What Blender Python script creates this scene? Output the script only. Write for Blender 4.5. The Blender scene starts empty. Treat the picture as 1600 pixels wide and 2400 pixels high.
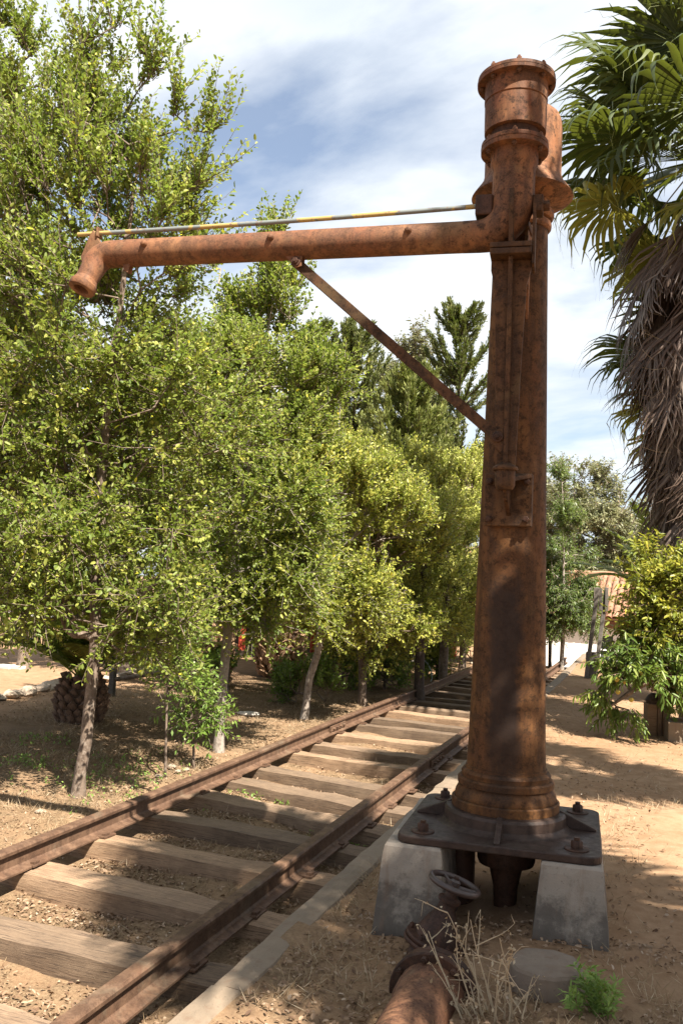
import bpy, math, random
import numpy as np
from mathutils import Vector, Matrix, noise as mnoise

R = math.radians
random.seed(7)
rng = np.random.default_rng(7)
scene = bpy.context.scene
COL = scene.collection

# ------------------------------------------------------------------ camera
FPX, PITCH, ROLL = 2080.0, R(4.6), R(2.5)
HEAD = R(19.2327)
EYE = Vector((0.0, 0.0, 1.6))
_f = Vector((0, math.cos(PITCH), math.sin(PITCH)))
_r = Vector((1, 0, 0))
_u = _r.cross(_f)
_rt = _r * math.cos(ROLL) + _u * math.sin(ROLL)
_up = -_r * math.sin(ROLL) + _u * math.cos(ROLL)
_M = Matrix.Rotation(HEAD, 3, 'Z')
FW, RT, UP = _M @ _f, _M @ _rt, _M @ _up
cam_data = bpy.data.cameras.new('camera')
cam = bpy.data.objects.new('camera', cam_data)
COL.objects.link(cam)
rot = Matrix((RT, UP, -FW)).transposed().to_4x4()
cam.matrix_world = Matrix.Translation(EYE) @ rot
cam_data.sensor_fit = 'VERTICAL'
cam_data.sensor_height = 36.0
cam_data.lens = 36.0 * FPX / 2400.0
cam_data.clip_start = 0.05
cam_data.clip_end = 3000
scene.camera = cam

def ray(px, py):
    return FW * FPX + RT * (px - 800) - UP * (py - 1200)
def at_z(px, py, z):
    d = ray(px, py); return EYE + d * ((z - EYE.z) / d.z)
def at_y(px, py, Y):
    d = ray(px, py); return EYE + d * (Y / d.y)
def at_axis(px, py, A):
    """point seen at a pixel on the upright plane through A that faces the camera"""
    n = Vector((A[0], A[1], 0)); t = n.length; n /= t
    d = ray(px, py); return EYE + d * (t / d.dot(n))

# ------------------------------------------------------------------ light
SUN_EL = R(53)
SUN_AZ = Vector((0.80, -0.60))
SUND = Vector((SUN_AZ.x * math.cos(SUN_EL), SUN_AZ.y * math.cos(SUN_EL), math.sin(SUN_EL)))
sd = bpy.data.lights.new('sun', 'SUN')
sd.energy = 5.0
sd.angle = R(0.5)
sd.color = (1.0, 0.93, 0.82)
sun = bpy.data.objects.new('sun', sd)
COL.objects.link(sun)
sun.rotation_euler = SUND.to_track_quat('Z', 'Y').to_euler()

world = bpy.data.worlds.new('World')
scene.world = world
world.use_nodes = True
wn, wl = world.node_tree.nodes, world.node_tree.links
wn.clear()
w_out = wn.new('ShaderNodeOutputWorld')
w_bg = wn.new('ShaderNodeBackground')
w_bg.inputs['Strength'].default_value = 0.05
sky = wn.new('ShaderNodeTexSky')
sky.sky_type = 'NISHITA'
sky.sun_disc = False
sky.sun_elevation = SUN_EL
sky.sun_rotation = math.atan2(SUN_AZ.x, SUN_AZ.y)
sky.dust_density = 1.2
sky.ozone_density = 1.5
tc = wn.new('ShaderNodeTexCoord')
sep = wn.new('ShaderNodeSeparateXYZ'); wl.new(tc.outputs['Generated'], sep.inputs[0])
def wmath(op, a, b=None):
    n = wn.new('ShaderNodeMath'); n.operation = op
    for i, v in enumerate((a, b)):
        if v is None: continue
        if isinstance(v, (int, float)): n.inputs[i].default_value = v
        else: wl.new(v, n.inputs[i])
    return n.outputs[0]
zz = wmath('ADD', wmath('MAXIMUM', sep.outputs['Z'], 0.0), 0.22)
cx = wmath('DIVIDE', sep.outputs['X'], zz); cy = wmath('DIVIDE', sep.outputs['Y'], zz)
cmb = wn.new('ShaderNodeCombineXYZ'); wl.new(cx, cmb.inputs[0]); wl.new(cy, cmb.inputs[1]); cmb.inputs[2].default_value = 3.7
mp = wn.new('ShaderNodeMapping'); wl.new(cmb.outputs[0], mp.inputs[0])
CLOUD_LOC = (6.3, 0.0, 0.0)
mp.inputs['Location'].default_value = CLOUD_LOC
mp.inputs['Rotation'].default_value = (0, 0, R(25))
mp.inputs['Scale'].default_value = (0.85, 1.35, 1)
nz = wn.new('ShaderNodeTexNoise'); wl.new(mp.outputs[0], nz.inputs['Vector'])
nz.inputs['Scale'].default_value = 1.5; nz.inputs['Detail'].default_value = 13; nz.inputs['Roughness'].default_value = 0.54
nz.inputs['Distortion'].default_value = 0.25
rp = wn.new('ShaderNodeValToRGB'); wl.new(nz.outputs['Fac'], rp.inputs[0])
rp.color_ramp.elements[0].position = 0.34; rp.color_ramp.elements[0].color = (0.20, 0.20, 0.20, 1)
rp.color_ramp.elements[1].position = 0.53; rp.color_ramp.elements[1].color = (1, 1, 1, 1)
nz2 = wn.new('ShaderNodeTexNoise'); wl.new(mp.outputs[0], nz2.inputs['Vector'])
nz2.inputs['Scale'].default_value = 3.1; nz2.inputs['Detail'].default_value = 6
rc = wn.new('ShaderNodeValToRGB'); wl.new(nz2.outputs['Fac'], rc.inputs[0])
rc.color_ramp.elements[0].position = 0.3; rc.color_ramp.elements[0].color = (4.7, 5.15, 5.7, 1)
rc.color_ramp.elements[1].position = 0.7; rc.color_ramp.elements[1].color = (6.3, 6.5, 6.7, 1)
wmix = wn.new('ShaderNodeMixRGB')
cm = wmath('MULTIPLY', rp.outputs[0], wmath('GREATER_THAN', sep.outputs['Z'], 0.0))
wl.new(cm, wmix.inputs[0]); wl.new(sky.outputs[0], wmix.inputs[1]); wl.new(rc.outputs[0], wmix.inputs[2])
wl.new(wmix.outputs[0], w_bg.inputs['Color'])
wl.new(w_bg.outputs[0], w_out.inputs[0])

scene.view_settings.view_transform = 'Standard'
scene.view_settings.look = 'None'
scene.view_settings.gamma = 1
scene.view_settings.use_curve_mapping = False
scene.view_settings.exposure = 1.9
scene.cycles.max_bounces = 6
scene.cycles.diffuse_bounces = 3
scene.cycles.transparent_max_bounces = 8

# ------------------------------------------------------------------ materials
class NT:
    def __init__(s, name):
        s.m = bpy.data.materials.new(name); s.m.use_nodes = True
        s.n = s.m.node_tree.nodes; s.l = s.m.node_tree.links
        s.b = s.n['Principled BSDF']; s.o = s.n['Material Output']
        t = s.n.new('ShaderNodeTexCoord'); s.obj = t.outputs['Object']
        g = s.n.new('ShaderNodeNewGeometry'); s.pos = g.outputs['Position']
    def set(s, k, v):
        if isinstance(v, (int, float, tuple)): s.b.inputs[k].default_value = v
        else: s.l.new(v, s.b.inputs[k])
    def map(s, scale, src=None, rotz=0):
        m = s.n.new('ShaderNodeMapping'); s.l.new(src or s.obj, m.inputs[0])
        m.inputs['Scale'].default_value = scale; m.inputs['Rotation'].default_value = (0, 0, rotz); return m.outputs[0]
    def noise(s, scale, detail=6, rough=0.6, vec=None, dist=0.0, col=False):
        n = s.n.new('ShaderNodeTexNoise'); s.l.new(vec or s.obj, n.inputs['Vector'])
        n.inputs['Scale'].default_value = scale; n.inputs['Detail'].default_value = detail
        n.inputs['Roughness'].default_value = rough; n.inputs['Distortion'].default_value = dist
        return n.outputs['Color' if col else 'Fac']
    def voro(s, scale, vec=None, feature='F1', out='Distance'):
        n = s.n.new('ShaderNodeTexVoronoi'); s.l.new(vec or s.obj, n.inputs['Vector'])
        n.feature = feature; n.inputs['Scale'].default_value = scale; return n.outputs[out]
    def ramp(s, src, stops):
        r = s.n.new('ShaderNodeValToRGB'); s.l.new(src, r.inputs[0]); e = r.color_ramp.elements
        while len(e) < len(stops): e.new(0.5)
        for i, (p, c) in enumerate(stops):
            e[i].position = p
            e[i].color = (c, c, c, 1) if isinstance(c, (int, float)) else (*c, 1)
        return r.outputs[0]
    def mix(s, f, a, b, mode='MIX'):
        n = s.n.new('ShaderNodeMixRGB'); n.blend_type = mode
        for i, v in enumerate((f, a, b)):
            if isinstance(v, (int, float)): n.inputs[i].default_value = v if i == 0 else (v, v, v, 1)
            elif isinstance(v, tuple): n.inputs[i].default_value = (*v, 1)
            else: s.l.new(v, n.inputs[i])
        return n.outputs[0]
    def math(s, op, a, b=0.0):
        n = s.n.new('ShaderNodeMath'); n.operation = op
        for i, v in enumerate((a, b)):
            if isinstance(v, (int, float)): n.inputs[i].default_value = v
            else: s.l.new(v, n.inputs[i])
        return n.outputs[0]
    def bump(s, h, dist, strength=1.0):
        n = s.n.new('ShaderNodeBump'); s.l.new(h, n.inputs['Height'])
        n.inputs['Distance'].default_value = dist; n.inputs['Strength'].default_value = strength
        s.l.new(n.outputs[0], s.b.inputs['Normal'])
    def attr(s, name, out='Fac'):
        a = s.n.new('ShaderNodeAttribute'); a.attribute_name = name; return a.outputs[out]
    def objrand(s):
        return s.n.new('ShaderNodeObjectInfo').outputs['Random']

def rust(name, light, mid, dark, rough=0.72, spots=0.5, streak=1.0, stain=None):
    light, mid, dark = [tuple(v * 0.51 for v in q) for q in (light, mid, dark)]
    t = NT(name)
    a = t.noise(3.2, 8, 0.65, dist=0.4)
    pa = t.noise(7.5, 9, 0.72, dist=0.8)
    st = t.noise(5.0, 6, 0.6, vec=t.map((3.0 * streak, 3.0 * streak, 0.35)))
    b = t.noise(26, 6, 0.7)
    c = t.mix(t.ramp(a, [(0.40, 0.0), (0.60, 1.0)]), mid, light)
    c = t.mix(t.ramp(st, [(0.42, 0.0), (0.62, 0.85)]), c, dark)
    c = t.mix(t.ramp(pa, [(0.50, 0.0), (0.60, 0.8)]), c, dark)
    c = t.mix(t.ramp(t.noise(2.1, 8, 0.7, dist=1.0), [(0.56, 0.0), (0.66, 0.45)]), c, (light[0] * 0.95, light[1] * 1.35, light[2] * 1.5))
    sp = t.math('MULTIPLY', t.ramp(b, [(0.52, 0.0), (0.60, 1.0)]), spots)
    c = t.mix(sp, c, tuple(x * 0.5 for x in dark))
    fine = t.noise(130, 3, 0.6)
    c = t.mix(t.math('MULTIPLY', t.ramp(fine, [(0.35, 0.0), (0.7, 1.0)]), 0.28), c, tuple(min(1, x * 1.5) for x in light))
    if stain: c = stain(t, c)
    t.set('Base Color', c)
    t.set('Roughness', t.ramp(b, [(0.3, rough - 0.14), (0.7, rough + 0.12)]))
    t.set('Metallic', 0.0); t.b.inputs['Specular IOR Level'].default_value = 0.2
    h = t.mix(0.5, t.noise(60, 6, 0.7), t.noise(220, 3, 0.6))
    t.bump(h, 0.0016, 0.6)
    return t.m

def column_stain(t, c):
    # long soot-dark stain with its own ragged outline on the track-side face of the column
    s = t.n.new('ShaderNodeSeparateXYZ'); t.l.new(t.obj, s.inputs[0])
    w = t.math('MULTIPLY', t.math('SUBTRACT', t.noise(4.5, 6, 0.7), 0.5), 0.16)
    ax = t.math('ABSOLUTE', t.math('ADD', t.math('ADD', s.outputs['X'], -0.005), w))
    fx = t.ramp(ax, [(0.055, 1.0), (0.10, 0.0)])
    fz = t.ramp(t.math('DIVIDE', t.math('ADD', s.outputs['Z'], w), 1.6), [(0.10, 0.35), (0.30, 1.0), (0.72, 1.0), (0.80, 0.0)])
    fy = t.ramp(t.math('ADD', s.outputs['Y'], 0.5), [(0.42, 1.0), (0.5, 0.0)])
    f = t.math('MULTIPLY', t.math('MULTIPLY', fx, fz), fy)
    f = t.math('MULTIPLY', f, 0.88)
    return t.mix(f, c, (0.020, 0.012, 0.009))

M = {}
M['rust_orange'] = rust('rust_orange', (0.44, 0.215, 0.10), (0.35, 0.145, 0.066), (0.12, 0.062, 0.04), spots=0.9)
M['rust_arm'] = rust('rust_arm', (0.37, 0.18, 0.085), (0.26, 0.10, 0.050), (0.12, 0.058, 0.037), spots=0.6)
M['rust_head'] = rust('rust_head', (0.36, 0.165, 0.075), (0.22, 0.08, 0.042), (0.075, 0.042, 0.030), spots=0.9)
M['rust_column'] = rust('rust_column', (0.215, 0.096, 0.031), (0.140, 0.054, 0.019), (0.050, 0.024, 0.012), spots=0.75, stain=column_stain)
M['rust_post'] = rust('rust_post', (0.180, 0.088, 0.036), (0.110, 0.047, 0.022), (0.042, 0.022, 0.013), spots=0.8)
M['rust_plate'] = rust('rust_plate', (0.105, 0.068, 0.052), (0.070, 0.042, 0.033), (0.040, 0.024, 0.019), rough=0.52, spots=0.4)
M['rust_dark'] = rust('rust_dark', (0.14, 0.065, 0.038), (0.085, 0.042, 0.028), (0.035, 0.020, 0.015), rough=0.6, spots=0.5)
M['rust_pipe'] = rust('rust_pipe', (0.37, 0.185, 0.10), (0.22, 0.09, 0.048), (0.08, 0.038, 0.026), spots=0.6)
M['rust_rail'] = rust('rust_rail', (0.27, 0.165, 0.105), (0.19, 0.105, 0.066), (0.10, 0.055, 0.036), rough=0.55, spots=0.35)

t = NT('peeling_rod'); n = t.noise(2.2, 4, 0.7, dist=0.5)
c = t.mix(t.ramp(n, [(0.52, 0.0), (0.53, 1.0)]), (0.13, 0.145, 0.14), (0.30, 0.215, 0.07))
c = t.mix(t.ramp(t.noise(35, 5, 0.7), [(0.58, 0.0), (0.62, 1.0)]), c, (0.13, 0.08, 0.06))
t.set('Base Color', c); t.set('Roughness', 0.55); M['rod'] = t.m

t = NT('black_iron'); t.set('Base Color', t.mix(t.noise(40, 5), (0.02, 0.016, 0.015), (0.06, 0.035, 0.028))); t.set('Roughness', 0.45)
t.bump(t.noise(90, 4), 0.001, 0.5); M['black_iron'] = t.m

def concrete(name, base, dark, stain_z=None):
    base = tuple(v * 0.54 for v in base)
    t = NT(name)
    a = t.noise(7, 8, 0.7); b = t.noise(60, 6, 0.75)
    c = t.mix(t.ramp(a, [(0.3, 0.0), (0.7, 1.0)]), tuple(x * 0.72 for x in base), base)
    c = t.mix(t.ramp(b, [(0.58, 0.0), (0.70, 0.8)]), c, tuple(x * 0.35 for x in base))
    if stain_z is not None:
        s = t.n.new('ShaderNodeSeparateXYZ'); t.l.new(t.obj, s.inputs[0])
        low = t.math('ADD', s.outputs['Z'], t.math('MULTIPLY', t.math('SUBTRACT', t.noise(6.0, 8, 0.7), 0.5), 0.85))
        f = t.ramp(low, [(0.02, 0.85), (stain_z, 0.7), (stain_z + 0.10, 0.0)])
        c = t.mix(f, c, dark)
    c = t.mix(t.ramp(t.noise(4.0, 6, 0.65, vec=t.map((4, 4, 0.5))), [(0.52, 0.0), (0.70, 0.55)]), c, (0.13, 0.075, 0.045))
    t.set('Base Color', c); t.set('Roughness', 0.9)
    t.bump(t.mix(0.5, t.noise(45, 7, 0.75), t.noise(160, 3)), 0.004, 0.7)
    return t.m
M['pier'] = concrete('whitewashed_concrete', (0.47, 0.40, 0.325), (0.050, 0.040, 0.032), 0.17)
M['kerb'] = concrete('kerb_concrete', (0.36, 0.27, 0.185), (0.10, 0.08, 0.06))
M['stump'] = concrete('stump_concrete', (0.33, 0.25, 0.185), (0.13, 0.095, 0.07), 0.05)

t = NT('dirt')
n1 = t.noise(0.55, 6, 0.6, vec=t.pos); n2 = t.noise(9, 8, 0.7, vec=t.pos); n3 = t.noise(75, 5, 0.7, vec=t.pos)
c = t.mix(t.ramp(n1, [(0.35, 0.0), (0.65, 1.0)]), (0.245, 0.152, 0.088), (0.295, 0.197, 0.122))
c = t.mix(t.ramp(n2, [(0.38, 0.7), (0.60, 0.0)]), c, (0.190, 0.108, 0.058))
c = t.mix(t.ramp(n3, [(0.60, 0.0), (0.72, 0.7)]), c, (0.28, 0.205, 0.135))
c = t.mix(t.ramp(t.noise(30, 6, 0.8, vec=t.pos), [(0.60, 0.0), (0.70, 0.55)]), c, (0.16, 0.10, 0.055))
lit = t.attr('litter')
lc = t.mix(t.ramp(t.noise(55, 6, 0.8, vec=t.pos), [(0.35, 0.0), (0.65, 1.0)]), (0.062, 0.038, 0.022), (0.235, 0.165, 0.098))
f = t.math('MULTIPLY', lit, t.ramp(t.noise(5, 6, 0.7, vec=t.pos), [(0.30, 0.25), (0.60, 1.0)]))
c = t.mix(f, c, lc)
t.set('Base Color', c); t.set('Roughness', 0.95)
t.b.inputs['Specular IOR Level'].default_value = 0.1
t.bump(t.mix(0.45, n2, t.noise(110, 6, 0.8, vec=t.pos)), 0.018, 0.6); M['dirt'] = t.m

def wood(name, a, b, crack, fx=1.0):
    a, b = tuple(v * 0.61 for v in a), tuple(v * 0.61 for v in b)
    t = NT(name)
    v = t.map((0.9 * fx, 16, 16))
    g = t.noise(3.0, 9, 0.75, vec=t.map((1.3 * fx, 22, 22)), dist=0.3); g2 = t.noise(11, 6, 0.75, vec=t.map((0.45 * fx, 14, 14)), dist=0.2)
    c = t.mix(t.ramp(g, [(0.35, 0.0), (0.65, 1.0)]), a, b)
    c = t.mix(t.ramp(g2, [(0.53, 0.0), (0.60, 0.85)]), c, crack)
    blot = t.noise(2.2, 7, 0.75); c = t.mix(t.ramp(blot, [(0.45, 0.0), (0.68, 0.65)]), c, tuple(x * 0.42 for x in a))
    c = t.mix(t.math('MULTIPLY', t.noise(3.0, 6, 0.7), 0.35), c, tuple(x * 0.55 for x in a))
    r = t.ramp(t.objrand(), [(0.0, (0.50, 0.50, 0.50)), (0.5, (0.95, 0.95, 0.97)), (1.0, (1.15, 1.10, 1.05))])
    c = t.mix(1.0, c, r, 'MULTIPLY')
    t.set('Base Color', c); t.set('Roughness', 0.88)
    t.bump(t.mix(0.6, g2, g), 0.008, 0.8)
    return t.m
M['sleeper'] = wood('sleeper_wood', (0.33, 0.21, 0.125), (0.52, 0.36, 0.225), (0.05, 0.03, 0.02))
M['timber'] = wood('grey_timber', (0.20, 0.17, 0.14), (0.33, 0.29, 0.24), (0.05, 0.04, 0.03))
M['block_wood'] = wood('block_wood', (0.34, 0.21, 0.12), (0.46, 0.32, 0.20), (0.10, 0.05, 0.03))
M['plank'] = wood('wall_plank', (0.22, 0.155, 0.11), (0.34, 0.25, 0.18), (0.06, 0.04, 0.03))
t = NT('red_paint'); c = t.mix(t.ramp(t.noise(14, 6, 0.7), [(0.45, 0.0), (0.6, 1.0)]), (0.44, 0.06, 0.024), (0.30, 0.04, 0.018))
t.set('Base Color', c); t.set('Roughness', 0.7); t.bump(t.noise(60, 4), 0.004, 0.5); M['red'] = t.m
t = NT('white_wall'); t.set('Base Color', t.mix(t.ramp(t.noise(2.5, 6), [(0.3, 0.0), (0.7, 1.0)]), (0.80, 0.79, 0.76), (0.70, 0.68, 0.63)))
t.set('Roughness', 0.9); t.bump(t.noise(20, 6), 0.01, 0.5); M['white'] = t.m
t = NT('brown_board'); t.set('Base Color', t.mix(t.noise(6, 5), (0.10, 0.04, 0.02), (0.20, 0.09, 0.045))); t.set('Roughness', 0.8); M['brown'] = t.m
t = NT('glass_dark'); t.set('Base Color', (0.05, 0.06, 0.065, 1)); t.set('Roughness', 0.08); M['glass'] = t.m
t = NT('clay_tile'); r = t.objrand()
c = t.mix(r, (0.21, 0.09, 0.048), (0.28, 0.15, 0.088)); c = t.mix(t.ramp(t.noise(9, 6, 0.7), [(0.5, 0.0), (0.7, 0.6)]), c, (0.22, 0.12, 0.08))
t.set('Base Color', c); t.set('Roughness', 0.85); M['tile'] = t.m
t = NT('stone'); c = t.mix(t.noise(8, 7, 0.7), (0.17, 0.12, 0.08), (0.30, 0.23, 0.165)); c = t.mix(t.math('MULTIPLY', t.objrand(), 0.4), c, (0.55, 0.46, 0.36))
t.set('Base Color', c); t.set('Roughness', 0.9); t.bump(t.noise(30, 6), 0.01, 0.7); M['stone'] = t.m
t = NT('pale_stone'); t.set('Base Color', t.mix(t.noise(10, 6), (0.38, 0.33, 0.28), (0.50, 0.46, 0.40))); t.set('Roughness', 0.9); M['pale_stone'] = t.m

def bark(name, a, b, c0, sc=1.0):
    a, b, c0 = [tuple(v * 0.78 for v in q) for q in (a, b, c0)]
    t = NT(name)
    n = t.noise(5 * sc, 7, 0.7, vec=t.map((3, 3, 0.8)), dist=0.5); n2 = t.noise(24 * sc, 5, 0.7)
    c = t.mix(t.ramp(n, [(0.38, 0.0), (0.6, 1.0)]), a, b)
    c = t.mix(t.ramp(n2, [(0.5, 0.0), (0.66, 0.8)]), c, c0)
    t.set('Base Color', c); t.set('Roughness', 0.9); t.bump(t.mix(0.5, n, n2), 0.012, 0.8)
    return t.m
M['bark'] = bark('tree_bark', (0.085, 0.055, 0.036), (0.20, 0.145, 0.105), (0.30, 0.24, 0.19))
M['bark_pale'] = bark('pale_bark', (0.22, 0.18, 0.145), (0.36, 0.31, 0.26), (0.10, 0.07, 0.05))
M['bark_dark'] = bark('dark_bark', (0.045, 0.032, 0.025), (0.09, 0.065, 0.05), (0.14, 0.10, 0.08))
M['palm_trunk'] = bark('palm_trunk', (0.10, 0.06, 0.04), (0.20, 0.13, 0.09), (0.05, 0.03, 0.02), 2)
M['palm_shag'] = bark('palm_shag', (0.10, 0.055, 0.032), (0.20, 0.115, 0.07), (0.04, 0.022, 0.015), 2)
M['palm_scale'] = bark('palm_scale', (0.30, 0.17, 0.09), (0.48, 0.31, 0.19), (0.11, 0.06, 0.035), 2)

def leaf(name, stops, gloss=0.35, trans=0.35, thue=(0.30, 0.42, 0.05)):
    stops = [(p_, (c_[0] * 0.84, c_[1] * 0.81, c_[2] * 0.80)) for p_, c_ in stops]; thue = tuple(v * 0.82 for v in thue)
    t = NT(name)
    a = t.attr('tint')
    c = t.ramp(a, stops)
    t.set('Base Color', c); t.set('Roughness', gloss)
    t.b.inputs['Specular IOR Level'].default_value = 0.32
    tr = t.n.new('ShaderNodeBsdfTranslucent')
    t.l.new(t.mix(0.6, c, thue, 'MIX'), tr.inputs['Color'])
    ms = t.n.new('ShaderNodeMixShader'); ms.inputs[0].default_value = trans
    t.l.new(t.b.outputs[0], ms.inputs[1]); t.l.new(tr.outputs[0], ms.inputs[2])
    t.l.new(ms.outputs[0], t.o.inputs['Surface'])
    return t.m
M['leaf_near'] = leaf('leaf_glossy', [(0.0, (0.095, 0.158, 0.031)), (0.45, (0.202, 0.258, 0.048)), (0.85, (0.364, 0.384, 0.085)), (0.975, (0.480, 0.451, 0.099)), (0.985, (0.632, 0.598, 0.055))], 0.50, 0.42)
M['leaf_mid'] = leaf('leaf_mid', [(0.0, (0.173, 0.217, 0.040)), (0.5, (0.317, 0.345, 0.063)), (0.95, (0.510, 0.471, 0.097)), (0.98, (0.700, 0.616, 0.070))], 0.45, 0.35)
M['leaf_light'] = leaf('leaf_light', [(0.0, (0.261, 0.300, 0.061)), (0.5, (0.400, 0.421, 0.090)), (1.0, (0.579, 0.561, 0.136))], 0.5, 0.35)
M['leaf_shrub'] = leaf('leaf_shrub', [(0.0, (0.083, 0.150, 0.031)), (0.5, (0.151, 0.250, 0.044)), (1.0, (0.261, 0.350, 0.075))], 0.4, 0.35)
M['leaf_conifer'] = leaf('leaf_conifer', [(0.0, (0.038, 0.060, 0.019)), (0.5, (0.094, 0.114, 0.033)), (1.0, (0.186, 0.194, 0.060))], 0.6, 0.2)
M['leaf_conifer_dense'] = leaf('leaf_conifer_dense', [(0.0, (0.085, 0.105, 0.028)), (0.5, (0.154, 0.182, 0.042)), (1.0, (0.262, 0.280, 0.084))], 0.6, 0.2)
M['leaf_euc'] = leaf('leaf_euc', [(0.0, (0.100, 0.117, 0.059)), (0.5, (0.190, 0.201, 0.095)), (0.9, (0.301, 0.297, 0.149)), (1.0, (0.401, 0.287, 0.160))], 0.5, 0.25, (0.3, 0.33, 0.1))
M['leaf_young'] = leaf('leaf_young', [(0.0, (0.035, 0.07, 0.02)), (0.5, (0.09, 0.14, 0.035)), (1.0, (0.22, 0.27, 0.08))], 0.4, 0.3)
M['leaf_peach'] = leaf('leaf_peach', [(0.0, (0.10, 0.16, 0.03)), (0.5, (0.24, 0.27, 0.04)), (0.85, (0.38, 0.37, 0.055)), (1.0, (0.50, 0.42, 0.07))], 0.4, 0.4, (0.5, 0.5, 0.05))
M['leaf_peach_green'] = leaf('leaf_peach_green', [(0.0, (0.07, 0.13, 0.025)), (0.6, (0.14, 0.21, 0.04)), (1.0, (0.30, 0.34, 0.07))], 0.4, 0.35)
M['frond_green'] = leaf('frond_green', [(0.0, (0.029, 0.048, 0.013)), (0.6, (0.054, 0.080, 0.019)), (1.0, (0.141, 0.160, 0.038))], 0.60, 0.20, (0.26, 0.30, 0.03))
M['frond_yellow'] = leaf('frond_yellow', [(0.0, (0.13, 0.15, 0.03)), (1.0, (0.34, 0.31, 0.06))], 0.4, 0.35, (0.5, 0.45, 0.06))
M['frond_dead'] = leaf('frond_dead', [(0.0, (0.074, 0.048, 0.037)), (0.6, (0.148, 0.109, 0.086)), (1.0, (0.282, 0.242, 0.205))], 0.55, 0.12, (0.25, 0.16, 0.08))
M['feather_green'] = leaf('feather_green', [(0.0, (0.096, 0.149, 0.033)), (0.6, (0.191, 0.264, 0.050)), (1.0, (0.495, 0.495, 0.099))], 0.35, 0.35, (0.35, 0.45, 0.05))
M['weed_green'] = leaf('weed_green', [(0.0, (0.14, 0.25, 0.05)), (1.0, (0.28, 0.40, 0.10))], 0.5, 0.35)
M['straw'] = leaf('straw', [(0.0, (0.22, 0.15, 0.08)), (0.6, (0.36, 0.27, 0.16)), (1.0, (0.52, 0.44, 0.31))], 0.7, 0.2, (0.5, 0.38, 0.2))
M['dead_leaf'] = leaf('dead_leaf', [(0.0, (0.09, 0.048, 0.026)), (0.5, (0.24, 0.155, 0.092)), (0.9, (0.38, 0.29, 0.20)), (1.0, (0.48, 0.40, 0.31))], 0.7, 0.12, (0.45, 0.28, 0.12))
t = NT('fruit_yellow'); t.set('Base Color', t.mix(t.noise(8), (0.36, 0.22, 0.03), (0.42, 0.32, 0.05))); t.set('Roughness', 0.4); M['fruit'] = t.m
t = NT('hose_pale'); t.set('Base Color', (0.35, 0.42, 0.40, 1)); t.set('Roughness', 0.5); M['hose'] = t.m

# ------------------------------------------------------------------ object helpers
def link(name, me, parent=None, loc=None):
    o = bpy.data.objects.new(name, me); COL.objects.link(o)
    if parent is not None: o.parent = parent
    if loc is not None: o.location = loc
    return o
def tag(o, label=None, cat=None, group=None, kind=None):
    if label: o['label'] = label
    if cat: o['category'] = cat
    if group: o['group'] = group
    if kind: o['kind'] = kind
    return o
def thing(name, label, cat, loc=(0, 0, 0), rotz=0, group=None):
    o = bpy.data.objects.new(name, None); COL.objects.link(o)
    o.empty_display_size = 0.2
    o.location = loc; o.rotation_euler = (0, 0, rotz)
    return tag(o, label, cat, group)

def np_mesh(name, V, F, mat, tint=None, smooth=False, extra=None):
    """V (n,3) ; F (m,k) with one k"""
    me = bpy.data.meshes.new(name)
    V = np.asarray(V, np.float32); F = np.asarray(F, np.int32)
    me.vertices.add(len(V)); me.vertices.foreach_set('co', V.ravel())
    k = F.shape[1]
    me.loops.add(F.size); me.loops.foreach_set('vertex_index', F.ravel())
    me.polygons.add(len(F))
    me.polygons.foreach_set('loop_start', np.arange(0, F.size, k, dtype=np.int32))
    me.polygons.foreach_set('loop_total', np.full(len(F), k, np.int32))
    if smooth: me.polygons.foreach_set('use_smooth', np.ones(len(F), bool))
    for nm, arr in (('tint', tint), *(extra or {}).items()):
        if arr is not None:
            a = me.attributes.new(nm, 'FLOAT', 'POINT'); a.data.foreach_set('value', np.asarray(arr, np.float32))
    me.update(calc_edges=True); me.validate()
    me.materials.append(mat)
    return me

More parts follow.
